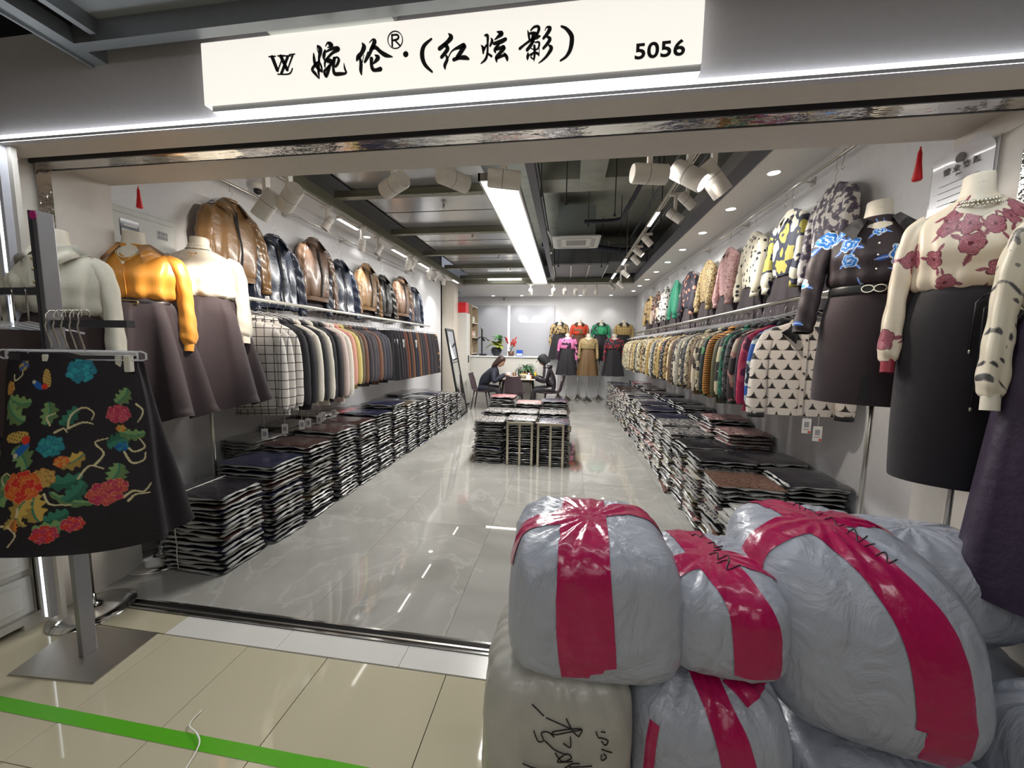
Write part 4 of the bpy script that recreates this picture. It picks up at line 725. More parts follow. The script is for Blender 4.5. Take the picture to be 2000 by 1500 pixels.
MB().box(-.012, .012, -.050, -.042, -.63, -.08).build('placket', mat('cream_placket', (.68, .62, .56), .6), t); button_row(0, [-.052]*5, [-.13, -.24, -.35, -.46, -.57], black, t, .007)
hanger((1.57, HY, 1.775), 0, 'clear wire-hooked hanger holding the scallop heart-print blouse', 'hangers on the right rail', 1.0)
for k, (dx, dz) in enumerate([(.03, -.70), (.10, -.75)]):
    g_ = thing('price_tag', ['square white price tag with red dot under the heart-print blouse', 'lower white price tag with red dot on a string, right one'][k], 'price tag', (1.57+dx, HY-.07, 1.70+dz), math.radians(-6), 'price tags of the heart-print blouse')
    MB().box(-.026, .026, -.001, .001, -.05, .05).build('card', paper, g_); MB().box(-.014, .014, -.0016, -.001, -.01, .028).box(-.016, .016, -.0016, -.001, -.026, -.020).build('printed_block', mat('print_grey', (.35, .34, .36), .6), g_)
    MB().lathe([(.001, 0), (.008, 0), (.008, .001)], 12).build('red_dot', mat('red_dot', (.65, .05, .03), .5), g_, loc=(.017, -.001, -.04), rot=(PI/2, 0, 0)); MB().cyl((0, 0, .05), (0, 0, .12), .0012, 4).build('string', paper, g_)
zr = 1.865-.106
y = 2.905
NR = len(seq)
for i in range(NR):
    y = 2.90+ (9.30-2.90)*(i/(NR-1))**1.0; nm, m_ = PR[seq[i]]
    pr_ = protos[i % 3]; rz = math.radians(rnd.uniform(-9, 6)); z = zr-.065+rnd.uniform(-.01, .01)
    rail_garment(pr_, (1.60+rnd.uniform(-.02, .02), y, z), rz, m_, '%s blouse, %s behind the scallop-print one on the right rail' % (nm, nth(i)), 'blouse', 'blouses on the right rail', 'rail_blouse', cm=blackw if i % 3 else None, scl=(1, 1, 1+rnd.uniform(-.03, .05)))
    hanger((1.60, y, zr), rz, 'clear hanger of the %s blouse behind the scallop-print one on the right rail' % nth(i), 'hangers on the right rail')
# left rail: jackets/coats then trousers & skirts
checks = prt('window_check', 'plaid', (.72, .68, .64), (.03, .03, .04), None, 17); offw = mat('off_white_wool', (.70, .66, .58), .7, bump=.1); blk_w = mat('black_tweed', (.018, .017, .022), .75, bump=.3, bscale=120); pinkw = mat('salmon_wool', (.66, .32, .26), .7); yelw = mat('yellow_wool', (.60, .50, .18), .7); olv = mat('olive_wool', (.12, .10, .06), .7); brw = mat('brown_coat', (.16, .075, .045), .7); charc = mat('charcoal_wool', (.045, .038, .045), .75); darkb = mat('dark_navy_wool', (.025, .025, .045), .7); pinkl = mat('light_pink_wool', (.62, .50, .46), .7)
LG = [('white window-check', checks), ('white window-check', checks), ('white window-check', checks), ('black tweed', blk_w), ('black tweed', blk_w), ('off-white', offw), ('black tweed', blk_w), ('off-white', offw), ('black', blk_w), ('black', blk_w), ('light pink', pinkl), ('off-white', offw), ('salmon pink', pinkw), ('yellow', yelw), ('olive', olv), ('brown', brw), ('charcoal', charc), ('charcoal', charc), ('charcoal', charc), ('brown', brw), ('charcoal', charc), ('dark navy', darkb), ('charcoal', charc)]
yl = [2.82, 2.92, 3.02]+[3.12+.088*k for k in range(len(LG)-3)]
for i, (nm, m_) in enumerate(LG):
    y = yl[i]; rz = math.radians(rnd.uniform(6, 22)); sc = 1.25 if i < 12 else 1.08
    t = rail_garment(protos[(i+1) % 3], (-2.62, y, zr-.065), rz, m_, '%s jacket, %s from the entrance on the left rail' % (nm, nth(i)), 'jacket', 'jackets on the left rail', 'rail_jacket', scl=(1.0, 1.25, sc))
    hanger((-2.62, y, zr), rz, 'hanger of the %s jacket from the entrance on the left rail' % nth(i), 'hangers of jackets on the left rail')
    if i in (0, 2, 4, 5, 7, 8, 9, 11, 12, 13):
        g_ = thing('price_tag', 'white card tag dangling below the %s jacket on the left rail' % nth(i), 'price tag', (-2.50+rnd.uniform(-.05, .05), y-.03, zr-.74*sc-.10), rnd.uniform(.2, .7), 'price tags under the left rail jackets')
        MB().box(-.024, .024, -.001, .001, -.045, .045).build('card', paper, g_); MB().box(-.014, .014, -.0018, -.001, -.02, .02).build('printed_block', MT['print_grey'], g_); MB().cyl((0, 0, .045), (0, 0, .16), .001, 4).build('string', paper, g_)
# clip hangers with trousers/skirts
clip_me = MB().tube([(-.16, 0, -.02), (.16, 0, -.02)], .004, 6).box(-.13, -.11, -.008, .008, -.06, -.015).box(.11, .13, -.008, .008, -.06, -.015).me('clip_bar', True); clip_me.materials.append(clear)
tr_me = MB().loft(rings([(-.05, .15, .018, 0), (-.12, .165, .022, 0), (-.4, .19, .028, 0), (-.78, .20, .034, 0)], 32, 14, .2, 7, 5, lambda q: .3+q, 2.6)).me('trousers', True); tr_me.materials.append(plum)
TC = [('black', blk_w), ('black', blackw), ('black', blk_w), ('dark plum', plum), ('rust brown', mat('rust_wool', (.16, .05, .025), .7)), ('black', blackw), ('brown', brw), ('black', blk_w), ('navy', darkb), ('camel', mat('camel_wool', (.22, .10, .03), .7)), ('charcoal', charc), ('black', blackw), ('dark plum', plum), ('rust brown', MT['rust_wool']), ('black', blk_w), ('charcoal', charc), ('black', blackw), ('dark plum', plum), ('black', blk_w), ('orange floral', prt('tr_floral', 'floral', (.03, .02, .02), (.5, .2, .05), (.6, .4, .1), 20))]
for i, (nm, m_) in enumerate(TC):
    y = 5.15+i*.092; rz = math.radians(rnd.uniform(4, 14)); o = bpy.data.objects.new('rail_trousers', tr_me); C.objects.link(o); o.location = (-2.62, y, zr); o.rotation_euler = (0, 0, rz)
    o.material_slots[0].link = 'OBJECT'; o.material_slots[0].material = m_; tag(o, '%s trousers, %s along the clipped row on the left rail' % (nm, nth(i)), 'trousers', 'clipped trousers and skirts on the left rail')
    t = thing('clip_hanger', 'clip hanger of the %s trousers along the left rail' % nth(i), 'hanger', (-2.62, y, zr), rz, 'clip hangers on the left rail')
    for me in (hg_hook, clip_me): q = bpy.data.objects.new('hook' if me is hg_hook else 'clip_bar', me); C.objects.link(q); q.parent = t
for i, y in enumerate([5.2, 5.42, 5.9]):
    g_ = thing('price_tag', 'white tag hanging against the black trousers, %s on left rail' % nth(i), 'price tag', (-2.44, y-.03, 1.52), .3, 'price tags on the trousers'); MB().box(-.024, .024, -.001, .001, -.06, .06).build('card', paper, g_); MB().box(-.012, .012, -.002, -.001, -.02, .02).build('printed_block', MT['print_grey'], g_)
# ================================================================== BAGGED GARMENT STACKS
def pad(seed, nx=9, ny=8, t=.026):
    r_ = np.random.RandomState(seed); u = np.linspace(-1, 1, nx); v = np.linspace(-1, 1, ny); U, V = np.meshgrid(u, v, indexing='ij'); n1 = r_.randn(nx, ny)*.12
    top = t*.5*(1-np.abs(U)**6*.6)*(1-np.abs(V)**6*.6)*(1+n1); bot = -t*.42*(1-np.abs(U)**6*.6)*(1-np.abs(V)**6*.6)
    jx = .03*r_.randn(nx, ny); X = .5*U*(1+jx*.5)*.985; Y = .5*V*(1+jx.T[:ny, :nx].T*.5 if nx == ny else 1)*.975
    mb = MB(); mb.grid(np.stack([X, Y, top], 2)); mb.grid(np.stack([X, Y, bot], 2)[::-1])
    me = mb.me('garment', True)
    # clear plastic sleeve edge: wavy rim all round
    n = 28; th = np.arange(n)*2*PI/n; c, s = np.cos(th), np.sin(th); q = (np.abs(c)**8+np.abs(s)**8)**(-1/8); A, B, D, E_ = [], [], [], []
    for i in range(n):
        w1 = .46*q[i]; w2 = (.505+.028*r_.rand())*q[i]; dz = (.004*r_.randn()-.004+.004*math.sin(i*1.7))
        A.append((w1*c[i], w1*s[i], .003)); B.append((w2*c[i], w2*s[i], .0014+dz)); D.append((w2*c[i], w2*s[i], -.0014+dz)); E_.append((w1*c[i], w1*s[i], -.003))
    me2 = MB().loft([A, B, D, E_]).me('plastic_edge', True); return me, me2
VAR = [pad(s) for s in range(8)]
edge_m = mat('plastic_edge_white', (.38, .38, .365), .25, coat=.5, bump=.4, bscale=30)
def bagm(n, c): return mat('bag_'+n, c, .22, coat=.8, bump=.9, bscale=9, var=.3)
BM = dict(black=bagm('black', (.022, .020, .026)), navy=bagm('navy', (.022, .024, .055)), brown=bagm('brown', (.055, .028, .024)), cream=bagm('cream', (.48, .44, .36)), white=bagm('white', (.62, .61, .58)), olive=bagm('olive', (.11, .09, .05)), pink=bagm('pink', (.42, .10, .12)), rosy=prt('bag_rosy', 'blotch', (.42, .24, .22), (.10, .04, .05), (.5, .36, .32), 14, .3), floral=prt('bag_floral', 'blotch', (.10, .10, .11), (.36, .33, .29), (.03, .03, .05), 14, .25), leo=prt('bag_leo', 'leopard', (.20, .11, .08), (.05, .03, .025), None, 30, .3), grey=bagm('grey', (.14, .14, .15)))
for a_, b_ in VAR: a_.materials.append(BM['black']); b_.materials.append(edge_m)
def xf(me, M4):
    n = len(me.vertices); co = np.empty(n*3, dtype=np.float32); me.vertices.foreach_get('co', co); co = co.reshape(-1, 3) @ np.array(M4)[:3, :3].T+np.array(M4)[:3, 3]
    return co
STUFF = {k: ([], [], 0) for k in list(BM)+['edge']}
SV = {k: [] for k in STUFF}; SF = {k: [] for k in STUFF}; SN = {k: 0 for k in STUFF}
FC = {}
def faces_of(me):
    if me.name not in FC: FC[me.name] = [list(p.vertices) for p in me.polygons]
    return FC[me.name]
ndone = 0
def stack(x, y, sx, sy, n, h, cols, where, indiv, rz=0, seed=0, topc=None, ragged=1., lean=0.):
    """stack of n wrapped garments, footprint sx by sy, total height h"""
    global ndone
    r_ = random.Random(seed*31+7); th = h/n
    for k in range(n):
        c = topc if (topc and k >= n-r_.choice((1, 2))) else r_.choice(cols); v = r_.randrange(8); z = (k+.5)*th
        dx, dy = r_.gauss(0, .010)*ragged, r_.gauss(0, .010)*ragged; a = rz+r_.gauss(0, .035)*ragged+(PI if r_.random() < .5 else 0)
        M4 = Matrix.Translation((x+dx+lean*k/n, y+dy, z)) @ Matrix.Rotation(a, 4, 'Z') @ Matrix.Rotation(r_.gauss(0, .012), 4, 'X') @ Matrix.Diagonal((sx, sy, th/.026*1.0, 1))
        if k < indiv[0] if False else (n-k) <= indiv:
            pos_ = n-1-k; lab = '%s plastic-wrapped garment, %s from the top, %s' % ({'rosy': 'rose-printed', 'floral': 'gold floral', 'leo': 'leopard', 'white': 'white'}.get(c, c), nth(pos_) if pos_ else 'topmost', where)
            o = bpy.data.objects.new('wrapped_garment', VAR[v][0]); C.objects.link(o); o.matrix_world = M4; o.material_slots[0].link = 'OBJECT'; o.material_slots[0].material = BM[c]
            if pos_ == 0: lab = '%s plastic-wrapped garment on top, %s' % ({'rosy': 'rose-printed', 'floral': 'gold floral', 'leo': 'leopard'}.get(c, c), where)
            tag(o, lab, 'garment', 'wrapped garments in floor stacks'); q = bpy.data.objects.new('plastic_edge', VAR[v][1]); C.objects.link(q); q.parent = o; ndone += 1
        else:
            for key, me in ((c, VAR[v][0]), ('edge', VAR[v][1])):
                co = xf(me, M4); SV[key].append(co); f = faces_of(me); SF[key].append((SN[key], f)); SN[key] += len(co)
dk = ['black', 'black', 'navy', 'black', 'brown']; mx_ = ['black', 'floral', 'cream', 'grey', 'rosy', 'olive', 'leo']; lt = ['white', 'cream', 'white', 'cream', 'pink']
# left, front row (aisle side)
LY = [(2.18, .36, .52, 17, dk, 'black'), (2.58, .36, .60, 20, dk, 'navy'), (2.98, .36, .64, 20, dk+['olive'], 'brown'), (3.38, .36, .68, 21, dk+['grey'], 'brown'), (3.78, .36, .68, 21, dk+['grey'], 'brown'), (4.18, .36, .70, 21, dk+['grey'], 'navy'), (4.58, .36, .76, 23, dk+['grey'], 'navy'), (4.98, .36, .70, 21, dk+['olive', 'grey'], 'olive'), (5.38, .36, .66, 21, dk+['grey'], 'black'), (5.78, .36, .68, 21, dk+['grey'], 'grey'), (6.18, .36, .70, 22, dk+['grey'], 'navy'), (6.58, .36, .66, 20, dk+['grey'], 'black'), (6.98, .36, .60, 19, dk+['grey'], 'grey'), (7.35, .32, .55, 17, dk+['grey'], 'black')]
for i, (y, sy_, h, n, cols, tc_) in enumerate(LY):
    stack(-2.375 if i == 0 else -2.36, y, .47, sy_, n, h, cols, '%s stack along the left aisle' % nth(i), [17, 20, 14, 12, 8, 5, 3][i] if i < 7 else 0, 0, i, tc_)
for i, y in enumerate([3.0, 3.42, 3.84, 4.26, 4.68, 5.1, 5.52, 5.94, 6.36, 6.78]):
    stack(-2.78, y, .34, .38, 24, [.66, .70, .72, .70, .66, .64, .66, .70, .68, .66][i], lt if i < 4 else dk, '%s stack against the left wall' % nth(i), 8 if i < 3 else 0, 0, 40+i, ['white', 'white', 'cream', 'pink', 'black', 'black', 'navy', 'black', 'grey', 'black'][i])
# right, two rows
RY = [(2.10, .42, 'white', ['white', 'cream', 'grey']), (2.48, .47, 'white', ['white', 'cream', 'grey']), (2.90, .56, 'leo', mx_), (3.32, .62, 'black', mx_), (3.74, .62, 'black', mx_), (4.16, .64, 'floral', mx_), (4.58, .66, 'floral', mx_), (5.0, .66, 'navy', mx_), (5.42, .68, 'navy', mx_), (5.84, .70, 'navy', mx_), (6.26, .68, 'floral', mx_), (6.68, .66, 'navy', mx_), (7.1, .68, 'grey', mx_), (7.52, .66, 'black', mx_), (7.94, .66, 'brown', mx_), (8.36, .66, 'brown', mx_), (8.78, .64, 'black', mx_), (9.2, .64, 'grey', mx_), (9.62, .64, 'navy', mx_), (10.04, .62, 'grey', mx_)]
for i, (y, h, tc_, cols) in enumerate(RY):
    n = int(h/.029); stack(1.31, y, .44, .38, n, h, cols, '%s stack along the right aisle' % nth(i), [10, 12, 14, 12, 12, 9, 7, 5, 4, 3, 2][i] if i < 11 else 0, 0, 70+i, tc_, 1.5)
RB = [(2.50, .42, 'navy'), (2.92, .60, 'black'), (3.34, .62, 'black'), (3.90, .72, 'rosy'), (4.32, .78, 'rosy'), (4.74, .72, 'black'), (5.3, .74, 'black'), (5.72, .76, 'black'), (6.2, .72, 'navy'), (6.7, .74, 'black'), (7.3, .70, 'brown'), (7.8, .72, 'brown'), (8.4, .72, 'black'), (9.0, .72, 'pink'), (9.6, .7, 'black')]
for i, (y, h, tc_) in enumerate(RB):
    n = int(h/.030); stack(1.72, y, .40, .38, n, h, [tc_, 'black', tc_], '%s stack against the right wall' % nth(i), [5, 8, 7, 6, 6, 4, 3, 2][i] if i < 8 else 0, 0, 100+i, tc_, 1.3)
# centre block
CB = [(-.97, 4.84, .56, 19), (-.555, 4.84, .58, 20), (-.14, 4.84, .56, 19), (-.97, 5.28, .60, 20), (-.555, 5.28, .60, 20), (-.14, 5.28, .60, 20), (-.97, 5.75, .74, 24), (-.555, 5.75, .66, 22), (-.14, 5.75, .70, 24)]
for i, (x, y, h, n) in enumerate(CB):
    stack(x, y, .38, .40, n, h, dk+['grey', 'grey', 'floral'], '%s block of the centre pile' % ['front left', 'front middle', 'front right', 'middle left', 'central', 'middle right', 'back left', 'back middle', 'back right'][i], [10, 8, 8, 2, 2, 2, 5, 2, 3][i], 0, 130+i, ['floral', 'floral', 'navy', 'floral', 'floral', 'floral', 'pink', 'rosy', 'navy'][i], 1.4)
V_, F_, I_ = [], [], []; off = 0; mats_ = []
for mi, key in enumerate(SV):
    mats_.append(edge_m if key == 'edge' else BM[key])
    if not SV[key]: continue
    v = np.concatenate(SV[key]); V_.append(v)
    for o_, f in SF[key]: F_ += [[q+o_+off for q in p] for p in f]; I_ += [mi]*len(f)
    off += len(v)
o = link('wrapped_garment_pile', mesh('wrapped_garment_pile', np.concatenate(V_), F_, True, I_), mats_); tag(o, 'many plastic-wrapped garments filling the farther and lower floor stacks', 'garment', 'wrapped garments in floor stacks', 'stuff')
print('individual wrapped garments', ndone)
# string ties round the nearest stack
for i, (y0, z0, z1) in enumerate([(2.09, .37, .52), (2.09, .19, .37), (2.09, .02, .19)]):
    for j, x in enumerate((-2.46,)):
        o = MB().tube([(x, 1.985, z0), (x+.006, 1.975, (z0+z1)/2), (x, 1.985, z1), (x, 2.36, z1+.003)], .0028, 5).build('string_tie', paper, smooth=True); tag(o, 'white string tied round the nearest left stack, %s bundle from top' % nth(i), 'string')
# steel racks in front of the centre pile
for i, (x0_, x1_) in enumerate([(-.72, -.385), (-.335, .0)]):
    o = thing('steel_display_frame', 'brushed steel upright frame leaning on the centre pile, %s one' % ['left', 'right'][i], 'frame', ((x0_+x1_)/2, 4.60, 0), 0, 'steel frames before the centre pile'); w_ = (x1_-x0_)/2
    for x in (-w_+.014, 0, w_-.014): MB().box(x-.014, x+.014, -.014, .014, 0, .53).build('upright', mat('brass_steel', (.58, .53, .42), .25, 1.), o)
    MB().box(-w_, w_, -.014, .014, .53, .558).build('top_bar', MT['brass_steel'], o)
# ================================================================== PARCEL BAGS IN THE FOREGROUND
bagpl = mat('white_poly_bag', (.41, .435, .51), .36, coat=.2, var=.06)
nt = bagpl.node_tree; b = nt.nodes['Principled BSDF']; N = nt.nodes.new; L = nt.links.new
tc = N('ShaderNodeTexCoord'); mp = N('ShaderNodeMapping'); mp.inputs['Scale'].default_value = (1, 1, .6); L(tc.outputs['Object'], mp.inputs[0])
nz = N('ShaderNodeTexNoise'); nz.inputs['Scale'].default_value = 7; nz.inputs['Detail'].default_value = 6; nz.inputs['Distortion'].default_value = 1.8; L(mp.outputs[0], nz.inputs['Vector'])
bp = N('ShaderNodeBump'); bp.inputs['Strength'].default_value = .9; bp.inputs['Distance'].default_value = .022; L(nz.outputs[0], bp.inputs['Height']); L(bp.outputs[0], b.inputs['Normal'])
tape_m = mat('magenta_tape', (.44, .002, .085), .28, coat=.5, bump=.5, bscale=22, var=.12)
def nz3(D, seed, f=1.):
    r_ = np.random.RandomState(seed); out = np.zeros(len(D))
    for k in range(7):
        w_ = r_.randn(3); w_ *= f*(2.2+1.9*k)/np.linalg.norm(w_); p_ = r_.rand()*6.28; w2 = r_.randn(3)*2.
        out += (1-np.abs(np.sin(D@w_+p_+1.3*np.sin(D@w2+k))))**2.2/(1+.75*k)
    return out/2.-.45
class Bag:
    def __init__(s, c, size, seed, label, rz=0, p=3.6, amp=.035, knot=0., lean=(0, 0), name='parcel_bag', m=None, taper=.0, topw=0.):
        s.c = np.array(c, float); s.h = np.array(size, float)/2; s.seed = seed; s.p = p; s.amp = amp; s.rz = rz; s.lean = lean; s.taper = taper; s.topw = topw
        s.t = thing(name, label, 'bag', (c[0], c[1], c[2]-s.h[2]), rz, 'white parcel bags with magenta tape')
        n, m_ = 220, 120; th = np.linspace(0, 2*PI, n, endpoint=False); ph = np.linspace(-PI/2+.02, PI/2-.02, m_)
        P_ = [s.S(np.stack([np.cos(a)*np.cos(th), np.cos(a)*np.sin(th), np.full(n, np.sin(a))], 1)) for a in ph]
        MB().loft(P_, cap=True).build('bag_skin', m or bagpl, s.t, smooth=True)
    def S(s, D, off=0.):
        D = np.atleast_2d(np.asarray(D, float)); D = D/np.linalg.norm(D, axis=1)[:, None]; p = s.p
        r = (np.abs(D[:, 0])**p+np.abs(D[:, 1])**p+np.abs(D[:, 2])**p)**(-1/p); Q = D*r[:, None]
        up = np.clip(Q[:, 2], -1, 1); a = np.arctan2(D[:, 1], D[:, 0]); hr = np.hypot(D[:, 0], D[:, 1])
        d = s.amp*nz3(D*[1.3, 1.3, .8], s.seed)+.010*nz3(D*[2.2, 2.2, 1.2], s.seed+5, 2.)
        gather = np.clip((up-.35)/.65, 0, 1)*(.014*np.sin(a*13+s.seed+3*np.sin(a*3))+.010*np.sin(a*23+2*s.seed))*np.clip(hr*2.5, 0, 1)*s.topk()
        k = 1+d*1.1+gather
        Q = Q*k[:, None]*s.h; Q[:, 2] += s.h[2]
        zz = Q[:, 2]/(2*s.h[2]); w_ = 1-s.taper*np.clip(zz, 0, 1)**2+.03*np.sin(zz*3)
        Q[:, 0] = Q[:, 0]*w_+s.lean[0]*zz; Q[:, 1] = Q[:, 1]*w_+s.lean[1]*zz
        if off:
            C_ = np.array([s.lean[0]*.5, s.lean[1]*.5, s.h[2]]); V_ = Q-C_; Q = Q+off*V_/np.linalg.norm(V_, axis=1)[:, None]
        return Q
    def topk(s): return .75
    def tape(s, path, w, n=90, m=14, steps=None, label=None, seed=0):
        """path: control points in unit-box space; w width in metres"""
        K = smoothk(path, n) if len(path) > 2 else np.array([np.array(path[0])*(1-t)+np.array(path[1])*t for t in np.linspace(0, 1, n)])
        T = np.gradient(K*s.h, axis=0); T /= np.linalg.norm(T, axis=1)[:, None]+1e-9; Dn = K*s.h; Dn = Dn/np.linalg.norm(Dn, axis=1)[:, None]; side = np.cross(T, Dn); side /= np.linalg.norm(side, axis=1)[:, None]+1e-9
        rows = []
        r_ = np.random.RandomState(seed)
        for j in range(m):
            u = j/(m-1)-.5; e = (K*s.h+side*u*w)/s.h
            rows.append(s.S(e, .0035))
        G = np.stack(rows, 1)   # n x m x 3
        if steps:   # stepped cut end
            for j in range(m):
                q = steps[min(int(j/m*len(steps)), len(steps)-1)]; cut = int(n*q); G[:cut, j] = G[cut, j]
        mb = MB().grid(G); G2 = G.copy(); return mb.build('tape', tape_m, s.t, smooth=True)
    def ink(s, strokes, ax='front', r=.0022, off=.004):
        for st in strokes:
            mb = MB()
            K = smoothk(st, max(8, 5*len(st))) if len(st) > 2 else np.array([np.array(st[0])*(1-t)+np.array(st[1])*t for t in np.linspace(0, 1, 8)])
            D = np.array([(u, -1, v) if ax == 'front' else (u, v, 1) for u, v in K]); mb.tube(s.S(D, off), r, 5).build('pen_stroke', ink, s.t, smooth=True)
A = Bag((.095, 1.25, .715), (.52, .50, .43), 3, 'large white parcel bag with magenta tape cross, upper left of the pile', .05, 5., .03, taper=.05)
A.tape([(-.06, -1, -.72), (-.12, -1, 0), (-.16, -1, .75), (-.14, -.7, 1), (-.08, 0, 1), (-.02, .6, 1), (0, 1, .9)], .155, 160, 24, [.0, .035, .035, .06][::-1] if False else [0, .0, .035, .055])
A.tape([(-1.0, -.45, .45), (-.95, -.25, .95), (-.5, -.1, 1), (0, .15, 1), (.5, .3, 1), (.95, .35, .95), (1, .40, .6)], .095)
B = Bag((.50, 1.29, .665), (.38, .46, .31), 8, 'smaller white parcel bag with magenta tape cross, upper middle', -.10, 3.8, .022)
B.tape([(.42, -1, -.55), (.35, -1, .2), (.25, -.95, .9), (.0, -.3, 1), (-.22, .4, 1), (-.35, .95, .9)], .125)
B.tape([(-1, -.75, .35), (-.9, -.6, .85), (-.3, -.25, 1), (.3, -.1, 1), (.9, -.15, .9), (1, -.1, .5)], .085)
B.ink([[(-.2,.45),(-.1,.55),(-.05,.40),(.02,.55)],[(.02,.25),(.15,.30),(.10,.12),(.25,.2)],[(.05,.02),(.2,.1)],[(-.05,-.1),(.1,-.02),(.05,-.2),(.25,-.05),(.2,-.25)],[(.0,-.3),(.2,-.2),(.12,-.42),(.35,-.28)]], 'top')
Cb = Bag((.985, 1.34, .61), (.60, .62, .60), 12, 'biggest white parcel bag with wide magenta tape, leaning right', -.22, 3.2, .020, lean=(-.10, .06))
Cb.tape([(.34, -1, -.80), (.42, -1, -.2), (.42, -1, .45), (.25, -.85, .95), (-.05, -.2, 1), (-.35, .45, 1), (-.55, .95, .9)], .135, 160, 24, [.12, 0, 0, .01])
Cb.tape([(-1, -.75, .30), (-.95, -.60, .85), (-.5, -.35, 1), (0, -.05, 1), (.5, .25, 1), (.95, .5, .9)], .12)
Cb.ink([[(-.28,.5),(-.18,.62),(-.2,.42)],[(-.2,.35),(-.08,.42),(-.12,.22)],[(-.08,.2),(.0,.3),(.02,.1),(.1,.18)],[(.05,-.02),(.15,.05),(.12,-.15),(.22,-.08)],[(.15,-.3),(.25,-.2),(.2,-.42),(.32,-.3)],[(.22,-.5),(.34,-.42)],[(.28,-.62),(.38,-.55),(.36,-.7),(.46,-.62)]], 'top', .002)
inside = mat('milky_bag_contents', (.44, .425, .385), .4, coat=.2, bump=.6, bscale=10, var=.22)
D_ = Bag((-.005, 1.22, .265), (.46, .46, .53), 17, 'milky parcel bag with black handwriting, lower left of the pile', .03, 5, .03, m=inside)
# handwriting on the lower left bag, written sideways
def hw(px, py, Y=1.0):
    p_ = atY(px, py, Y); q = (p_-np.array([-.005, 1.22, .265])); return (q[0]/.23, q[2]/.265)
HW = [[(1034,1366),(1058,1389)],[(1062,1392),(1112,1415)],[(1101,1395),(1113,1418),(1124,1428)],[(1129,1416),(1104,1420),(1080,1424),(1078,1418),(1128,1414),(1124,1428)],[(1040,1415),(1048,1434),(1058,1434),(1054,1420),(1066,1418),(1078,1428)],[(1108,1428),(1108,1448),(1095,1440)],[(1060,1434),(1080,1452),(1102,1462)],[(1080,1458),(1092,1474),(1110,1468),(1100,1460),(1084,1475),(1112,1474)],[(1098,1486),(1112,1478),(1125,1478)],[(1105,1484),(1149,1485)],[(1020,1475),(1045,1484),(1100,1490)],[(1158,1421),(1162,1432),(1170,1434)],[(1168,1422),(1178,1424)],[(1170,1434),(1182,1440),(1176,1448),(1168,1440)],[(1168,1455),(1190,1464)],[(1172,1464),(1178,1472),(1168,1476),(1168,1466)]]
D_.ink([[hw(*p_) for p_ in st] for st in HW], 'front', .0018, .005)
E_ = Bag((.46, 1.26, .255), (.47, .50, .51), 21, 'white parcel bag with one magenta tape band, lower middle', .02, 3.6, .03)
E_.tape([(.30, -1, -.95), (.26, -1, -.2), (.12, -1, .55), (-.02, -.85, 1), (-.1, 0, 1), (-.1, .6, 1)], .09)
E_.tape([(-.93, -1, -.95), (-.93, -1, 0), (-.9, -1, .75)], .035); E_.tape([(.25, -.7, 1), (.7, -.3, 1), (1, 0, .9)], .08)
H_ = Bag((1.00, 1.24, .155), (.56, .56, .31), 25, 'white parcel bag crushed beneath the biggest parcel bag', 0, 3.4, .03); H_.tape([(.1, -1, .95), (.12, -1, .3), (.1, -1, -.6)], .10); H_.tape([(-.45, -1, .9), (-.5, -1, .3)], .09)
G_ = Bag((1.50, 1.10, .27), (.42, .50, .54), 29, 'white parcel bag with magenta tape at the lower right edge', .1, 3.4, .03); G_.tape([(-.45, -1, .9), (-.35, -1, .2), (-.4, -1, -.8)], .10)
MB().add(G_.S([(-.75, -1, .2), (-.5, -1, .2), (-.5, -1, .48), (-.72, -1, .44)], .006), [[0, 1, 2, 3]]).build('label', paper, G_.t)
F_b = Bag((1.31, 1.57, .655), (.66, .40, .38), 33, 'long white sack with twisted plastic top behind the biggest bag', -.15, 2.8, .04); 
F2 = Bag((1.36, 1.62, .24), (.60, .46, .48), 37, 'white sack standing beneath the long twisted sack', 0, 3.2, .04)
Kb = Bag((1.80, 1.28, .62), (.36, .36, .36), 41, 'small crumpled white sack at the right edge of the pile', .2, 2.6, .06); Bag((1.82, 1.27, .23), (.40, .40, .46), 43, 'white sack at the right edge standing on the floor', .1, 3, .04)
MB().add([(0, 0, 0), (.12, .02, 0), (.13, .10, .01), (.01, .09, .01)], [[0, 1, 2, 3]]).build('cardboard_flap', mat('cardboard', (.25, .18, .11), .8), F_b.t, loc=(.16, -.16, .44))
# ================================================================== FRONT LEFT DISPLAY STAND
st = thing('display_stand', 'dark grey metal display stand with flat steel base holding skirts', 'stand', (-2.235, 1.365, 0))
MB().add([(-.20, -.155, 0), (.225, -.13, 0), (.195, .16, 0), (-.28, .14, 0)], [[0, 1, 2, 3]]).loft([[(-.20, -.155, 0), (.225, -.13, 0), (.195, .16, 0), (-.28, .14, 0)], [(-.20, -.155, .006), (.225, -.13, .006), (.195, .16, .006), (-.28, .14, .006)]], cap=True).build('base_plate', brushed, st)
MB().box(-.013, .013, -.028, .028, .006, 2.04).build('post', mat('post_metal', (.30, .30, .32), .35, .8), st, bevel=.002)
MB().box(-.026, -.013, -.031, .031, .9, 2.04).build('side_fin', dkmetal, st)
MB().box(-.9, -.02, -.014, .014, 1.695, 1.725).box(-.9, -.02, -.20, -.17, 1.695, 1.725).build('arm', dkmetal, st)
MB().box(.013, .40, -.016, .016, 1.555, 1.585).build('arm', dkmetal, st); MB().lathe([(.001, 0), (.018, 0), (.018, .002), (.001, .002)], 12).build('sticker', mat('pink_sticker', (.5, .02, .2), .5), st, loc=(.0, -.030, 2.02), rot=(PI/2, 0, 0))
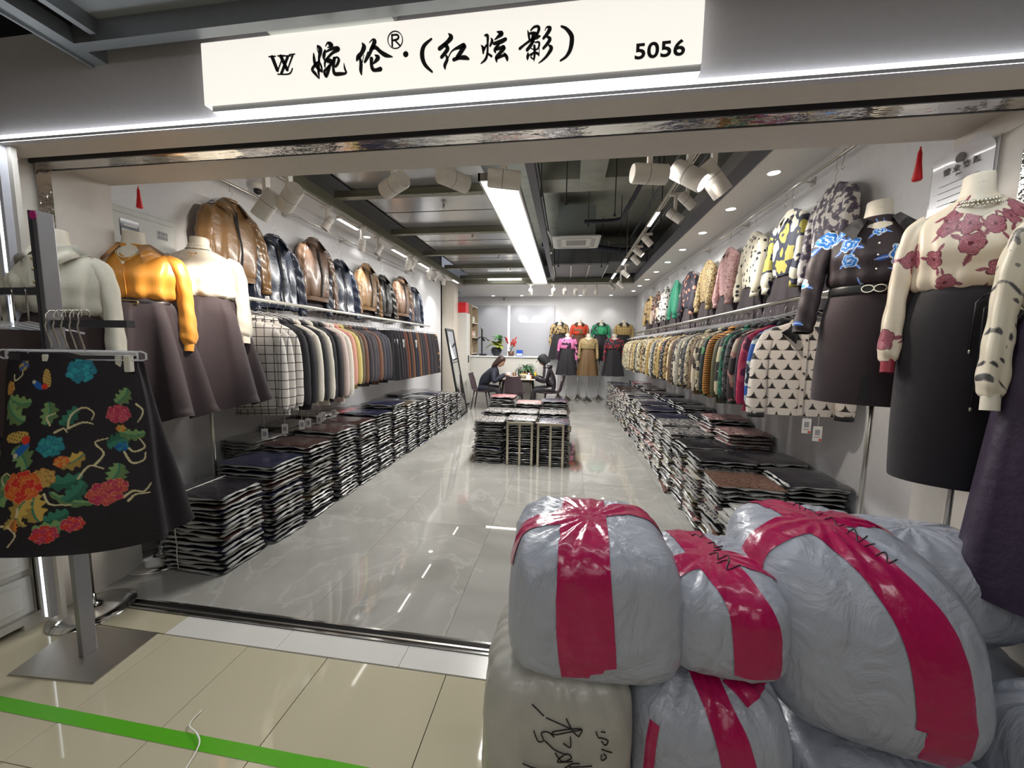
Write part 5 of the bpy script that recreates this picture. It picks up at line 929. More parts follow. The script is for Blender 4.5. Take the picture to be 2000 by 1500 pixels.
# painted skirt
def seg_d(u, v, a, b_):
    ax, ay = a; bx, by = b_; dx, dy = bx-ax, by-ay; t = np.clip(((u-ax)*dx+(v-ay)*dy)/(dx*dx+dy*dy+1e-9), 0, 1); return np.hypot(u-ax-t*dx, v-ay-t*dy), t
def floral_skirt(co, planar=False):
    # u 0..1 left to right on the front, v 0..1 down, from the photograph's motif positions
    z = -co[:, 2]; a = co[:, 0]; hw_ = np.interp(z, [0, .12, .72], [.225, .24, .305]); dd = np.interp(z, [0, .12, .72], [.03, .06, .19]); u = .5+.30*a/hw_+.26*np.arctan2(a/hw_, -co[:, 1]/dd)/(PI/2); v = z/.72; back = co[:, 1] > .30
    U, V = u*.42, v*.52; out = np.tile(np.array((.012, .009, .012)), (len(co), 1))
    G, DG, TE, BL, YE, OR, RD, MG, CR = (.16, .28, .10), (.03, .16, .10), (.02, .22, .28), (.01, .10, .35), (.50, .33, .07), (.62, .16, .02), (.58, .03, .02), (.42, .03, .09), (.55, .48, .28)
    def leaf(cx, cy, L_, W_, ang, c, vein=DG):
        ca, sa = math.cos(ang), math.sin(ang); x = (U-cx)*ca+(V-cy)*sa; y = -(U-cx)*sa+(V-cy)*ca; t = x/L_; w_ = W_*np.sqrt(np.clip(t*(1-t)*4, 0, 1))*(1+.25*np.sin(t*22)); m_ = (t > 0) & (t < 1) & (np.abs(y-.12*L_*np.sin(t*3)) < w_)
        out[m_] = c; g_ = m_ & (y > .12*L_*np.sin(t*3)); out[g_] = np.array(c)*.62; m2 = m_ & (np.abs(y-.12*L_*np.sin(t*3)) < W_*.10); out[m2] = vein
    def stem(pts, w_, c):
        K = smoothk(np.array(pts), 14)
        for i in range(len(K)-1):
            d, _ = seg_d(U, V, K[i], K[i+1]); out[d < w_*(1-.6*i/len(K))] = c
    def bloom(cx, cy, R_, cols, n=5, ph=0):
        R_ = R_*.88
        dx, dy = U-cx, V-cy; 
        for ring_, (rr, off_, k_) in enumerate([(1., .62, n+2), (.72, .40, n), (.42, .18, n-1)]):
            for q in range(k_):
                a_ = ph+q*2*PI/k_+ring_*.6; px, py = cx+R_*off_*math.cos(a_), cy+R_*off_*.8*math.sin(a_); d = np.hypot(U-px, (V-py)*1.15); lim = R_*.42*rr*(1+.12*np.sin(4*np.arctan2(V-py, U-px)+q)); m_ = d < lim
                t = np.clip(d/lim, 0, 1)[:, None]; c = np.array(cols[(ring_+q) % 2])*(1-t*.55)+np.array(cols[2])*(t*.55); c = np.where(t > .93, np.array(cols[3]), c); out[m_] = c[m_]
    def fly(cx, cy, s_, ang, flip=1):
        ca, sa = math.cos(ang), math.sin(ang); x = ((U-cx)*ca+(V-cy)*sa)/s_; y = (-(U-cx)*sa+(V-cy)*ca)/s_*flip
        m_ = (x > -1) & (x < .25) & (np.abs(y-.25*x+.12) < .28*(1-((x+.35)/.68)**2).clip(0)**.5); out[m_] = YE; sp = m_ & (np.sin(x*22)*np.sin(y*30) > .35); out[sp] = (.16, .08, .03)
        m2 = (x > -.75) & (x < .15) & (np.abs(y-.38-.35*x*-1) < .20*(1-((x+.3)/.5)**2).clip(0)**.5); out[m2] = BL; m3 = np.hypot(x-.05, y-.12) < .20; out[m3] = RD
        m4 = np.hypot(x+.62, y-.62) < .12; out[m4] = CR
    # leaves & stems first
    for L_ in [(.135,.335,.075,.022,2.7,G),(.13,.36,.085,.024,2.4,G),(.155,.30,.07,.024,3.9,G),(.20,.335,.08,.018,-.15,DG),(.185,.365,.07,.024,1.3,YE),(.175,.37,.06,.020,1.9,YE),(.215,.36,.10,.010,.35,G),(.06,.12,.075,.018,.15,G),(.055,.13,.085,.022,.65,G),(.245,.385,.06,.018,-.9,DG),(.335,.345,.05,.02,-1.2,G),(.21,.43,.05,.018,-.4,DG),(.19,.45,.07,.016,-.2,G),(.215,.19,.06,.016,-.9,DG),(.18,.19,.06,.02,-1.6,G),(.225,.295,.06,.018,-.5,YE),(.35,.135,.05,.018,-.9,G),(.375,.235,.05,.018,2.8,DG),(.355,.215,.06,.014,.1,G)]: leaf(*L_)
    for p_ in [[(.02,.30),(.04,.28),(.03,.25),(.05,.24)],[(.30,.30),(.32,.27),(.30,.24),(.33,.23)],[(.10,.46),(.13,.44),(.16,.46),(.15,.49)],[(.27,.33),(.29,.30),(.32,.31)],[(.40,.14),(.415,.16),(.40,.19)],[(.235,.20),(.24,.165),(.27,.145),(.295,.16),(.29,.18)],[(.235,.20),(.27,.185),(.295,.19)],[(.19,.19),(.18,.17),(.20,.16)],[(.205,.21),(.225,.20),(.235,.21)],[(.37,.25),(.385,.27),(.41,.26),(.40,.235)],[(.365,.27),(.38,.30),(.405,.295),(.41,.275)],[(.36,.39),(.38,.375),(.40,.38),(.415,.36)],[(.37,.40),(.385,.385),(.41,.385)],[(.10,.345),(.085,.33),(.10,.315),(.12,.325)],[(.205,.365),(.22,.39),(.26,.395)],[(.06,.06),(.07,.075),(.09,.06),(.085,.045)],[(.155,.40),(.155,.42),(.145,.44)],[(.155,.42),(.17,.435)]]: stem(p_, .0028, CR)
    leaf(.155,.42,.035,.006,2.2,YE); leaf(.157,.42,.035,.007,1.5,OR); leaf(.158,.42,.03,.006,.8,YE)
    for c_ in [(.255,.045,.048,(TE,(.03,.36,.40),(.01,.10,.18),(.01,.06,.10)),5,0),(.20,.245,.038,(TE,(.03,.30,.30),(.01,.10,.12),(.01,.06,.08)),5,1),(.052,.095,.026,(YE,OR,(.3,.2,.05),(.15,.06,.02)),5,0),(.23,.285,.020,(OR,YE,RD,(.2,.05,.02)),5,0),(.195,.325,.034,(YE,(.55,.30,.08),(.3,.16,.04),(.15,.06,.02)),5,2),(.152,.345,.052,(RD,OR,(.35,.02,.01),(.75,.25,.10)),6,0),(.325,.375,.042,(MG,(.50,.08,.06),(.25,.02,.03),(.7,.2,.12)),5,.5),(.345,.36,.03,((.5,.09,.06),MG,(.25,.02,.03),(.7,.25,.12)),5,1.5),(.215,.465,.03,(MG,RD,(.25,.02,.03),(.7,.2,.12)),5,.2),(.265,.445,.026,(RD,MG,(.25,.02,.03),(.7,.25,.12)),5,.9),(.355,.165,.034,(MG,(.50,.06,.10),(.25,.02,.03),(.65,.2,.2)),5,.2),(.36,.255,.018,(TE,BL,(.01,.08,.2),(.0,.04,.1)),4,0),(.36,.205,.014,(YE,OR,(.3,.2,.05),(.2,.1,.02)),4,0),(.085,.035,.02,(BL,YE,(.0,.04,.15),(.3,.2,.05)),4,0)]: bloom(*c_)
    fly(.13,.225,.055,-.45); fly(.095,.50,.06,.35); fly(.165,.085,.040,1.0)
    out[back] = (.012, .009, .012); return out
cloth_v = mat('printed_black_cloth', (.02, .02, .02), .62, vc=True, bump=.2, bscale=200, spec=.3)
sk_o = (-2.10, 1.20, 1.435)
def fskirt(loc, rz, label, seed, hi=True, sc=1.):
    t = thing('floral_skirt', label, 'skirt', loc, rz, 'black floral skirts on the front stand'); t.scale = (sc,)*3
    K = [(0, .225, .03, 0), (-.03, .228, .036, 0), (-.12, .240, .060, 0), (-.35, .265, .105, 0), (-.55, .29, .155, 0), (-.72, .305, .19, 0)]
    R = rings(K, 700 if hi else 90, 420 if hi else 30, .10, 5, seed, lambda q: q*.9+.05, 2.4, wob=.012)
    if hi: R = [np.stack([r[:, 0], r[:, 1], r[:, 2]-.035*np.cos(r[:, 0]*5)*0+.02*(-r[:, 0])*i/len(R)], 1) for i, r in enumerate(R)]
    o = MB().loft(R).build('cloth', cloth_v, t, smooth=True); paint_obj(o, floral_skirt); MB().loft(rings([(.004, .226, .030, 0), (-.028, .229, .035, 0)], 60, 4, 0, 1)).build('waistband', blackw, t, smooth=True); return t
fskirt((-2.03, 1.30, 1.445), math.radians(14), 'black flared skirt printed with peonies and butterflies, foremost on the stand', 2, True, 1.08)
fskirt((-2.24, 1.42, 1.445), math.radians(14), 'dark floral skirt hanging just behind the foremost peony skirt', 6, False); fskirt((-2.60, 1.22, 1.44), math.radians(30), 'dark floral skirt at the far left edge of the picture', 9, False)
for i in range(5):
    t = thing('clip_hanger', 'clear clip hanger with square steel hook, %s from the left on the stand arm' % nth(i), 'hanger', (-2.15+i*.05, 1.31-.006*i, 1.605), math.radians(12), 'clip hangers on the front stand')
    MB().tube(smoothk([(0, .02, -.01), (0, .018, .014), (0, -.006, .016), (.0, -.022, .0), (0, -.024, -.03), (-.01, -.02, -.06), (-.008, 0, -.15)], 20), .0028, 6).build('hook', wire, t, smooth=True)
    o = MB().tube([(-.21, 0, -.150), (.21, 0, -.150), (.225, 0, -.158), (.225, 0, -.18), (.21, 0, -.186), (-.21, 0, -.186), (-.225, 0, -.178), (-.225, 0, -.158), (-.21, 0, -.150)], .004, 6).box(-.19, .19, -.002, .002, -.168, -.152).build('bar', clear, t)
    if i in (0, 4) or True:
        for s in (-.155, .155): MB().rbox(s-.012, s+.012, -.012, .012, -.235, -.165, .003).build('clip', mat('clip_cream', (.62, .60, .52), .4), t)
for i in range(5):
    t = thing('clip_hanger', 'wire hooked hanger with clear shoulders on the long arm, %s from the post' % nth(i), 'hanger', (-2.36-i*.075, 1.36, 1.70), math.radians(60), 'hangers on the long arm of the stand')
    MB().tube(smoothk([(0, .016, .0), (0, .016, .022), (0, -.004, .028), (0, -.018, .01), (0, -.012, -.03), (0, -.012, -.12)], 16), .0028, 6).build('hook', wire, t, smooth=True); MB().tube([(-.16, -.01, -.17), (0, -.01, -.125), (.16, -.01, -.17)], .006, 6).build('shoulder_bar', clear, t)
    q = MB().loft(rings([(-.16, .15, .02, 0), (-.3, .18, .03, 0), (-.62, .22, .04, 0)], 40, 14, .12, 5, i)).build('brown_skirt', MT['dark_brown_cloth'], smooth=True, loc=(-2.36-i*.075, 1.35, 1.70), rot=(0, 0, math.radians(60))); tag(q, 'dark brown skirt on the long arm of the stand, %s from the post' % nth(i), 'skirt', 'dark brown skirts on the long arm')
# white drawer cabinet at left edge
cb = thing('drawer_cabinet', 'white panelled drawer cabinet standing at the lower left edge', 'cabinet', (-2.98, 1.12, 0)); wc = mat('cabinet_white', (.62, .60, .56), .35)
MB().rbox(-.25, .245, -.36, .37, .05, .78, .006).build('carcass', wc, cb); MB().box(-.25, .25, -.37, -.30, 0, .05).box(-.25, .25, .31, .38, 0, .05).build('foot', wc, cb)
MB().box(.2445, .252, -.37, .38, .03, .07).build('plinth', wc, cb)
for k in range(3):
    z0_ = .085+k*.23; d = MB().rbox(.243, .262, -.34, .35, z0_, z0_+.20, .005).build('drawer', wc, cb); MB().rbox(.26, .268, -.30, .31, z0_+.035, z0_+.165, .004).build('raised_panel', wc, d)
# green floor tape, white plastic tie
def gt():
    mb = MB(); 
    for i, (x0_, x1_, w_) in enumerate([(-3.2, -.85, .05), (-.85, .3, .052)]): mb.add([(x0_, 1.082 if i == 0 else 1.064, .0012), (x1_, 1.064 if i == 0 else 1.05, .0012), (x1_, 1.064+w_ if i == 0 else 1.05+w_, .0012), (x0_, 1.133 if i == 0 else 1.116, .0012)], [[0, 1, 2, 3]])
    return mb
tag(gt().build('floor_tape', mat('green_tape', (.10, .42, .02), .3)), 'bright green tape line stuck across the cream floor tiles', 'tape')
tag(MB().tube(smoothk([(-1.43, 1.20, .006), (-1.42, 1.14, .008), (-1.36, 1.115, .012), (-1.31, 1.08, .010), (-1.28, 1.0, .008), (-1.26, .92, .006)], 24), [.003]*24, 6, flat=.5).build('plastic_tie', paper, smooth=True), 'thin white plastic strap lying across the green tape', 'strap')
# ================================================================== WALL FITTINGS
e_ = thing('electrical_panel', 'light grey metal electrical panel box on the left wall behind mannequins', 'electrical panel', (XL, 2.31, 2.13)); pm = mat('panel_paint', (.50, .51, .48), .4)
MB().rbox(0, .05, -.22, .22, -.27, .25, .004).build('box', pm, e_); d = MB().rbox(.05, .058, -.19, .20, -.24, .21, .003).build('door', pm, e_)
MB().box(.058, .061, -.15, -.04, .06, .17).build('window', mat('panel_window', (.02, .025, .04), .1), d); MB().box(.061, .062, -.145, -.06, .09, .11).box(.061, .062, -.13, -.05, .13, .14).build('breaker_row', paper, d)
for k in range(12): MB().box(.0575, .0595, .08+.012*(k % 6), .087+.012*(k % 6), .10+.03*(k//6), .125+.03*(k//6)).build('vent_slot', dkmetal, d)
for i, (x, y, z, lab) in enumerate([(-2.594, 2.0, 2.43, 'red tassel hanging from the lintel at the left'), (1.548, 2.0, 2.42, 'red tassel hanging from the lintel at the right')]):
    t = thing('tassel', lab, 'tassel', (x, 2.03, z), 0, 'red tassels'); MB().cyl((0, 0, 0), (0, 0, -.015), .003, 5).build('cord', red, t); MB().lathe([(.004, 0), (.007, -.012), (.009, -.05), (.016, -.11), (.013, -.115)], 14, (0, 0, -.012), cap=True).build('fringe', red, t, smooth=True)
    if i: t.scale = (1.15,)*3
# licence sheet on the right jamb
lc = thing('license_sheet', 'white licence sheet in curled clear sleeve on the right jamb, 营业执照', 'document', (1.652, 1.95, 2.23), -PI/2)
G = [[(x, -.004-.03*max(0, (z-.09)/.05)**2*(.3+max(0, x/.13+.4)), z) for x in np.linspace(-.13, .13, 14)] for z in np.linspace(-.20, .14, 22)]
MB().grid(G).build('sheet', mat('licence_paper', (.70, .70, .74), .3, coat=.6), lc, smooth=True); MB().box(-.14, .14, -.002, 0, -.22, .12).build('backing_sleeve', clear, lc)
for k, ch in enumerate('营业执照'): text(ch, (-.075+.042*k, -.0075, .055), .030, (PI/2, 0, 0), ink, lc, 'lettering', .0008, .0003)
text('副本', (-.018, -.0072, .035), .012, (PI/2, 0, 0), ink, lc, 'lettering', 0, .0003); MB().lathe([(.001, 0), (.02, 0), (.02, .001)], 16).build('crest', mat('crest_dark', (.10, .08, .09), .5), lc, loc=(0, -.012, .102), rot=(PI/2, 0, 0))
for k in range(4): MB().box(-.09, .08-.02*(k % 2), -.0062, -.0055, .01-.028*k, .012-.028*k).build('printed_line', MT['print_grey'], lc)
# ================================================================== BACK OF THE SHOP
pgw = mat('wall_panel_grey', (.50, .51, .56), .4)
struct('trim_25', MB().box(-2.98, -1.80, 11.44, 11.5, 1.2, 2.73), pgw); struct('trim_26', MB().box(-1.735, -.39, 11.44, 11.5, 1.2, 2.73), pgw)
tag(MB().box(-1.795, -1.74, 11.46, 11.49, 1.22, 2.70).build('light_strip', mat('warm_strip', (1, .95, .85), emit=2.2)), 'warm vertical light strip between two grey wall panels at the back', 'light strip')
lg = thing('wall_sign', 'small backlit white shop lettering on the back wall panel, 婉伦 红炫影', 'sign', (-1.06, 11.43, 2.30)); lgm = mat('logo_glow', (1, 1, 1), emit=1.5)
for k, ch in enumerate(['婉', '伦', '·', '红', '炫', '影']): text(ch, (-.41+.14*k-(.03 if k == 2 else 0), -.01, .0), .125, (PI/2, 0, 0), lgm, lg, 'lettering', .004, .006)
text('WANLUN·HONGXUANYING', (-.37, -.01, -.075), .058, (PI/2, 0, 0), lgm, lg, 'lettering', .001, .004)
for k in range(5): spot('logo_wash', (-2.4+.9*k, 11.15, 2.95), (-2.4+.9*k, 11.5, 1.9), 4, 60)
cwm = mat('counter_paint', (.62, .60, .56), .4); ct = thing('counter', 'long cream reception counter in front of the back wall', 'counter', (-1.5, 9.65, 0))
MB().rbox(-.97, .97, -.22, .22, 0, 1.22, .006).build('front', cwm, ct); MB().rbox(-.99, .99, -.25, .25, 1.22, 1.25, .006).build('top', white, ct); MB().box(-.97, .97, -.23, -.218, 0, .08).build('plinth', MT['skirting'], ct)
# cabinet with doors, X = -2.44 face
wcb = thing('wardrobe_cabinet', 'tall cream two-door cabinet beside the leaning mirror', 'cabinet', (-2.68, 8.75+.32, 0))
MB().rbox(-.24, .22, 0-.02, .33, 0, 2.305, .005).rbox(-.24, .22, -.0, .33, 0, 2.3, .005).build('carcass', cwm, wcb)
for k in range(2): y0 = -.28+.30*k+.27 if False else .0+.165*k; d = MB().rbox(.22, .238, y0-.015, y0+.145, .05, 2.29, .004).build('door', cwm, wcb); MB().rbox(.238, .25, (y0+.11) if k == 0 else y0+.0, (y0+.13) if k == 0 else y0+.02, 1.08, 1.26, .003).build('handle', black, d)
o = thing('red_gift_box', 'bright red box on top of the cream cabinet', 'box', (-2.60, 9.16, 2.307)); MB().rbox(-.14, .14, -.12, .14, 0, .24, .004).build('box', mat('red_card', (.62, .01, .02), .4), o); MB().rbox(-.145, .145, -.125, .145, .18, .25, .004).build('lid', mat('red_card_lid', (.55, .012, .02), .4), o)
def foliage(t, n, L, W, c, m, seed, up=.6, name='leaf', th=.001):
    r_ = random.Random(seed)
    base = None
    for k in range(n):
        a = r_.uniform(0, 2*PI); el = r_.uniform(up-.5, up+.5); l = L*r_.uniform(.7, 1.2); P_ = []; Q = []
        for i in range(6):
            s_ = i/5; rr = l*s_*math.cos(el-.5*s_); z = l*s_*math.sin(el-.9*s_+.2); w_ = W*math.sin(PI*min(.97, s_*.92+.06)); P_.append((c[0]+rr*math.cos(a)-w_*math.sin(a), c[1]+rr*math.sin(a)+w_*math.cos(a), c[2]+z)); Q.append((c[0]+rr*math.cos(a)+w_*math.sin(a), c[1]+rr*math.sin(a)-w_*math.cos(a), c[2]+z))
        MB().grid([P_, Q]).build(name, m, t, smooth=True)
grn = mat('leaf_green', (.03, .16, .03), .4); grn2 = mat('leaf_yellow_green', (.30, .36, .06), .45); grd = mat('leaf_dark', (.02, .09, .03), .4)
t = thing('dracaena_plant', 'green bamboo-like plant standing on the cabinet behind the red box', 'plant', (-2.78, 9.1, 2.307)); MB().lathe([(.05, 0), (.07, .14), (.066, .14), (.05, .02)], 16, cap=False).build('vase', mat('glass_green', (.3, .4, .3), .1), t, smooth=True); MB().cyl((0, 0, .02), (.02, 0, .5), .012, 6).build('stem', grd, t)
for z in (.25, .38, .5): foliage(t, 9, .17, .018, (.02, 0, z), grn, int(z*100))
# open shelf beside the counter
wd = mat('shelf_wood', (.42, .33, .22), .5, bump=.1); t = thing('open_shelf', 'open wooden shelf unit with boxes between cabinet and counter', 'shelf', (-2.62, 9.9, 1.0))
MB().box(-.18, .18, -.34, -.32, -.98, 1.55).box(-.18, .18, .32, .34, -.98, 1.55).box(-.19, -.17, -.34, .34, -.98, 1.55).build('side_panel', wd, t)
for z in (.30, .72, 1.10, 1.53): MB().box(-.17, .18, -.32, .32, z-.01, z+.01).build('shelf_board', mat('shelf_board_white', (.6, .58, .54), .5), t)
for i, (z, y, c, lab) in enumerate([(.31, -.1, (.5, .35, .15), 'small tan carton on the lowest visible shelf'), (.73, 0, (.6, .25, .15), 'orange patterned box on the middle shelf'), (.73, .2, (.55, .5, .4), 'cream box on the middle shelf'), (1.11, .1, (.6, .58, .5), 'pale box on the upper shelf')]):
    o = MB().rbox(-.1, .12, -.08, .08, 0, .17, .004).build('carton', mat('carton_%d' % i, c, .6), loc=(-2.62, 9.9+y, 1.0+z)); tag(o, lab, 'box'); MB().box(.12, .122, -.05, .05, .05, .12).build('label', paper, o)
# coat stand
t = thing('coat_stand', 'black coat stand rising behind the counter beside the shelves', 'coat stand', (-2.27, 9.98, 0)); MB().cyl((0, 0, .02), (0, 0, 1.95), .02, 10).build('pole', black, t)
MB().lathe([(.14, 0), (.14, .02), (.02, .03)], 16).build('base', black, t); MB().ell((0, 0, 1.97), (.04, .04, .03)).build('finial', steel, t)
for k in range(5): a = k*2*PI/5+.3; MB().tube(smoothk([(0, 0, 1.74), (.10*math.cos(a), .10*math.sin(a), 1.72), (.18*math.cos(a), .18*math.sin(a), 1.64), (.20*math.cos(a), .20*math.sin(a), 1.67)], 10), .014, 6).build('hook', black, t, smooth=True)
# plants and things on the counter
t = thing('pot_plant', 'dark leaf-shaped vase with yellow-green lettuce leaves on the counter', 'plant', (-1.80, 9.62, 1.25)); MB().lathe([(.07, 0), (.11, .05), (.14, .13), (.12, .20), (.10, .22)], 14).build('vase', mat('vase_dark', (.015, .02, .025), .3), t, smooth=True)
foliage(t, 9, .18, .05, (0, 0, .12), mat('vase_dark', (.015, .02, .025), .3), 5, .5, 'dark_leaf'); foliage(t, 16, .27, .10, (0, 0, .26), grn2, 4, .8); foliage(t, 9, .24, .09, (.05, 0, .42), grn, 8, 1.0)
t = thing('red_flower_pot', 'small pot of red flower stems on the counter', 'plant', (-1.42, 9.60, 1.25)); MB().lathe([(.07, 0), (.085, .13), (.075, .13), (.07, .02)], 14).build('pot', mat('brown_pot', (.12, .06, .04), .4), t, smooth=True)
r_ = random.Random(3)
for k in range(8):
    a, l = r_.uniform(0, 6.28), r_.uniform(.06, .16); tip = (l*math.cos(a), l*math.sin(a)*.6, r_.uniform(.3, .48)); s_ = MB().tube([(0, 0, .12), (tip[0]*.5, tip[1]*.5, .26), tip], .004, 5).build('stem', grd, t)
    mb = MB()
    for q in range(7): mb.ell((tip[0]*(.6+.06*q)+r_.gauss(0, .01), tip[1]*(.6+.06*q)+r_.gauss(0, .01), .2+(tip[2]-.2)*(.5+.08*q)), (.018, .018, .02), 7, 4)
    mb.build('blossom', mat('red_blossom', (.60, .03, .03), .5), s_)
tag(MB().rbox(-.09, .09, -.05, .05, 0, .05, .004).box(-.08, .08, -.052, -.05, .01, .04).build('card_reader', mat('dark_box', (.02, .02, .03), .4), loc=(-2.15, 9.60, 1.25)), 'small black box lying at the left of the counter', 'box')
o = tag(MB().rbox(-.08, .08, -.04, .04, 0, .16, .004).build('blue_tissue_box', mat('blue_card', (.02, .08, .40), .4), loc=(-1.19, 9.60, 1.25)), 'blue and white box standing on the counter behind the plant', 'box'); MB().box(-.07, .07, -.042, -.04, .02, .07).build('label', paper, o)
# leaning mirror
def lean_frame():
    P0, P1 = np.array([-2.165, 7.58, .0]), np.array([-2.205, 8.24, .0]); T0, T1 = np.array([-2.50, 7.58, 1.85]), np.array([-2.52, 8.24, 1.865]); t = thing('leaning_mirror', 'tall black-framed mirror leaning beside the beige column', 'mirror', tuple((P0+P1)/2)); c = (P0+P1)/2
    up = (T0-P0)/np.linalg.norm(T0-P0); sd = (P1-P0)/np.linalg.norm(P1-P0); nn = np.cross(sd, up); R3 = np.stack([sd, nn, up], 1); W_, H2 = np.linalg.norm(P1-P0), np.linalg.norm(T0-P0)
    def bar(a0, a1, b0, b1, d0, d1, nm, m): MB().cbox(R3 @ np.array([(a0+a1)/2, (d0+d1)/2, (b0+b1)/2])+(P0-c), (a1-a0, d1-d0, b1-b0), R=R3).build(nm, m, t)
    for a0, a1, b0, b1 in [(0, .05, 0, H2), (W_-.05, W_, 0, H2), (.05, W_-.05, 0, .05), (.05, W_-.05, H2-.05, H2)]: bar(a0, a1, b0, b1, -.018, .018, 'frame_bar', black)
    bar(.05, W_-.05, .05, H2-.05, -.006, .006, 'mirror_glass', glass)
lean_frame()
# table
t = thing('dining_table', 'small rectangular table with stone top and black legs at the back', 'table', (-1.17, 8.95, 0)); MB().rbox(-.47, .47, -.30, .30, .72, .75, .01).build('tabletop', mat('stone_top', (.52, .46, .38), .3, var=.1), t)
for sx in (-1, 1):
    for sy_ in (-1, 1): MB().tube([(sx*.36, sy_*.22, .72), (sx*.42, sy_*.26, 0)], [.030, .020], 8).build('leg', woodk, t, smooth=True)
MB().box(-.36, .36, -.22, .22, .66, .72).build('apron', woodk, t)
def chair(loc, rz, lab, col):
    t = thing('dining_chair', lab, 'chair', loc, rz, 'chairs around the table')
    n = 12; Gs = []
    for i in range(12):
        s_ = i/11; y, z = (-.22+.42*min(1, s_*1.9), .44+.01*math.cos(s_*9)) if s_ < .52 else (.20+.10*(s_-.52)/.48, .44+.40*((s_-.52)/.48)**.9)
        w_ = .22*(1-.12*s_)*(1 if s_ < .9 else .85); Gs.append([(w_*u, y-(.05*u*u if s_ > .5 else 0), z+.02*u*u) for u in np.linspace(-1, 1, n)])
    top = np.array(Gs); bot = top-np.array([0, -.0, .025]); m = mat('chair_leather', (.06, .035, .045), .4)
    MB().grid(top[:7]).grid(bot[:7]).loft([np.concatenate([top[:7][:, 0], top[6:7].reshape(-1, 3), top[:7][::-1, -1], top[0][::-1]]), np.concatenate([bot[:7][:, 0], bot[6:7].reshape(-1, 3), bot[:7][::-1, -1], bot[0][::-1]])]).build('seat', m, t, smooth=False)
    bk = top[6:]; bb = bk+np.array([0, .02, 0]); MB().grid(bk).grid(bb).loft([np.concatenate([bk[:, 0], bk[-1], bk[::-1, -1], bk[0][::-1]]), np.concatenate([bb[:, 0], bb[-1], bb[::-1, -1], bb[0][::-1]])]).build('backrest', m, t)
    for sx in (-1, 1):
        for sy_ in (-1, 1): MB().tube([(sx*.15, sy_*.14, .42), (sx*.20, sy_*.21, 0)], [.018, .012], 8).build('leg', woodk, t, smooth=True)
    return t
chair((-2.0, 8.78, 0), PI/2, 'dark plum chair left of the table holding the hunched person', 0); chair((-.32, 8.88, 0), -PI/2, 'dark plum chair right of the table holding the hooded person', 0); chair((-1.15, 8.42, 0), PI, 'dark chair with its back to the counter standing before the table', 0)
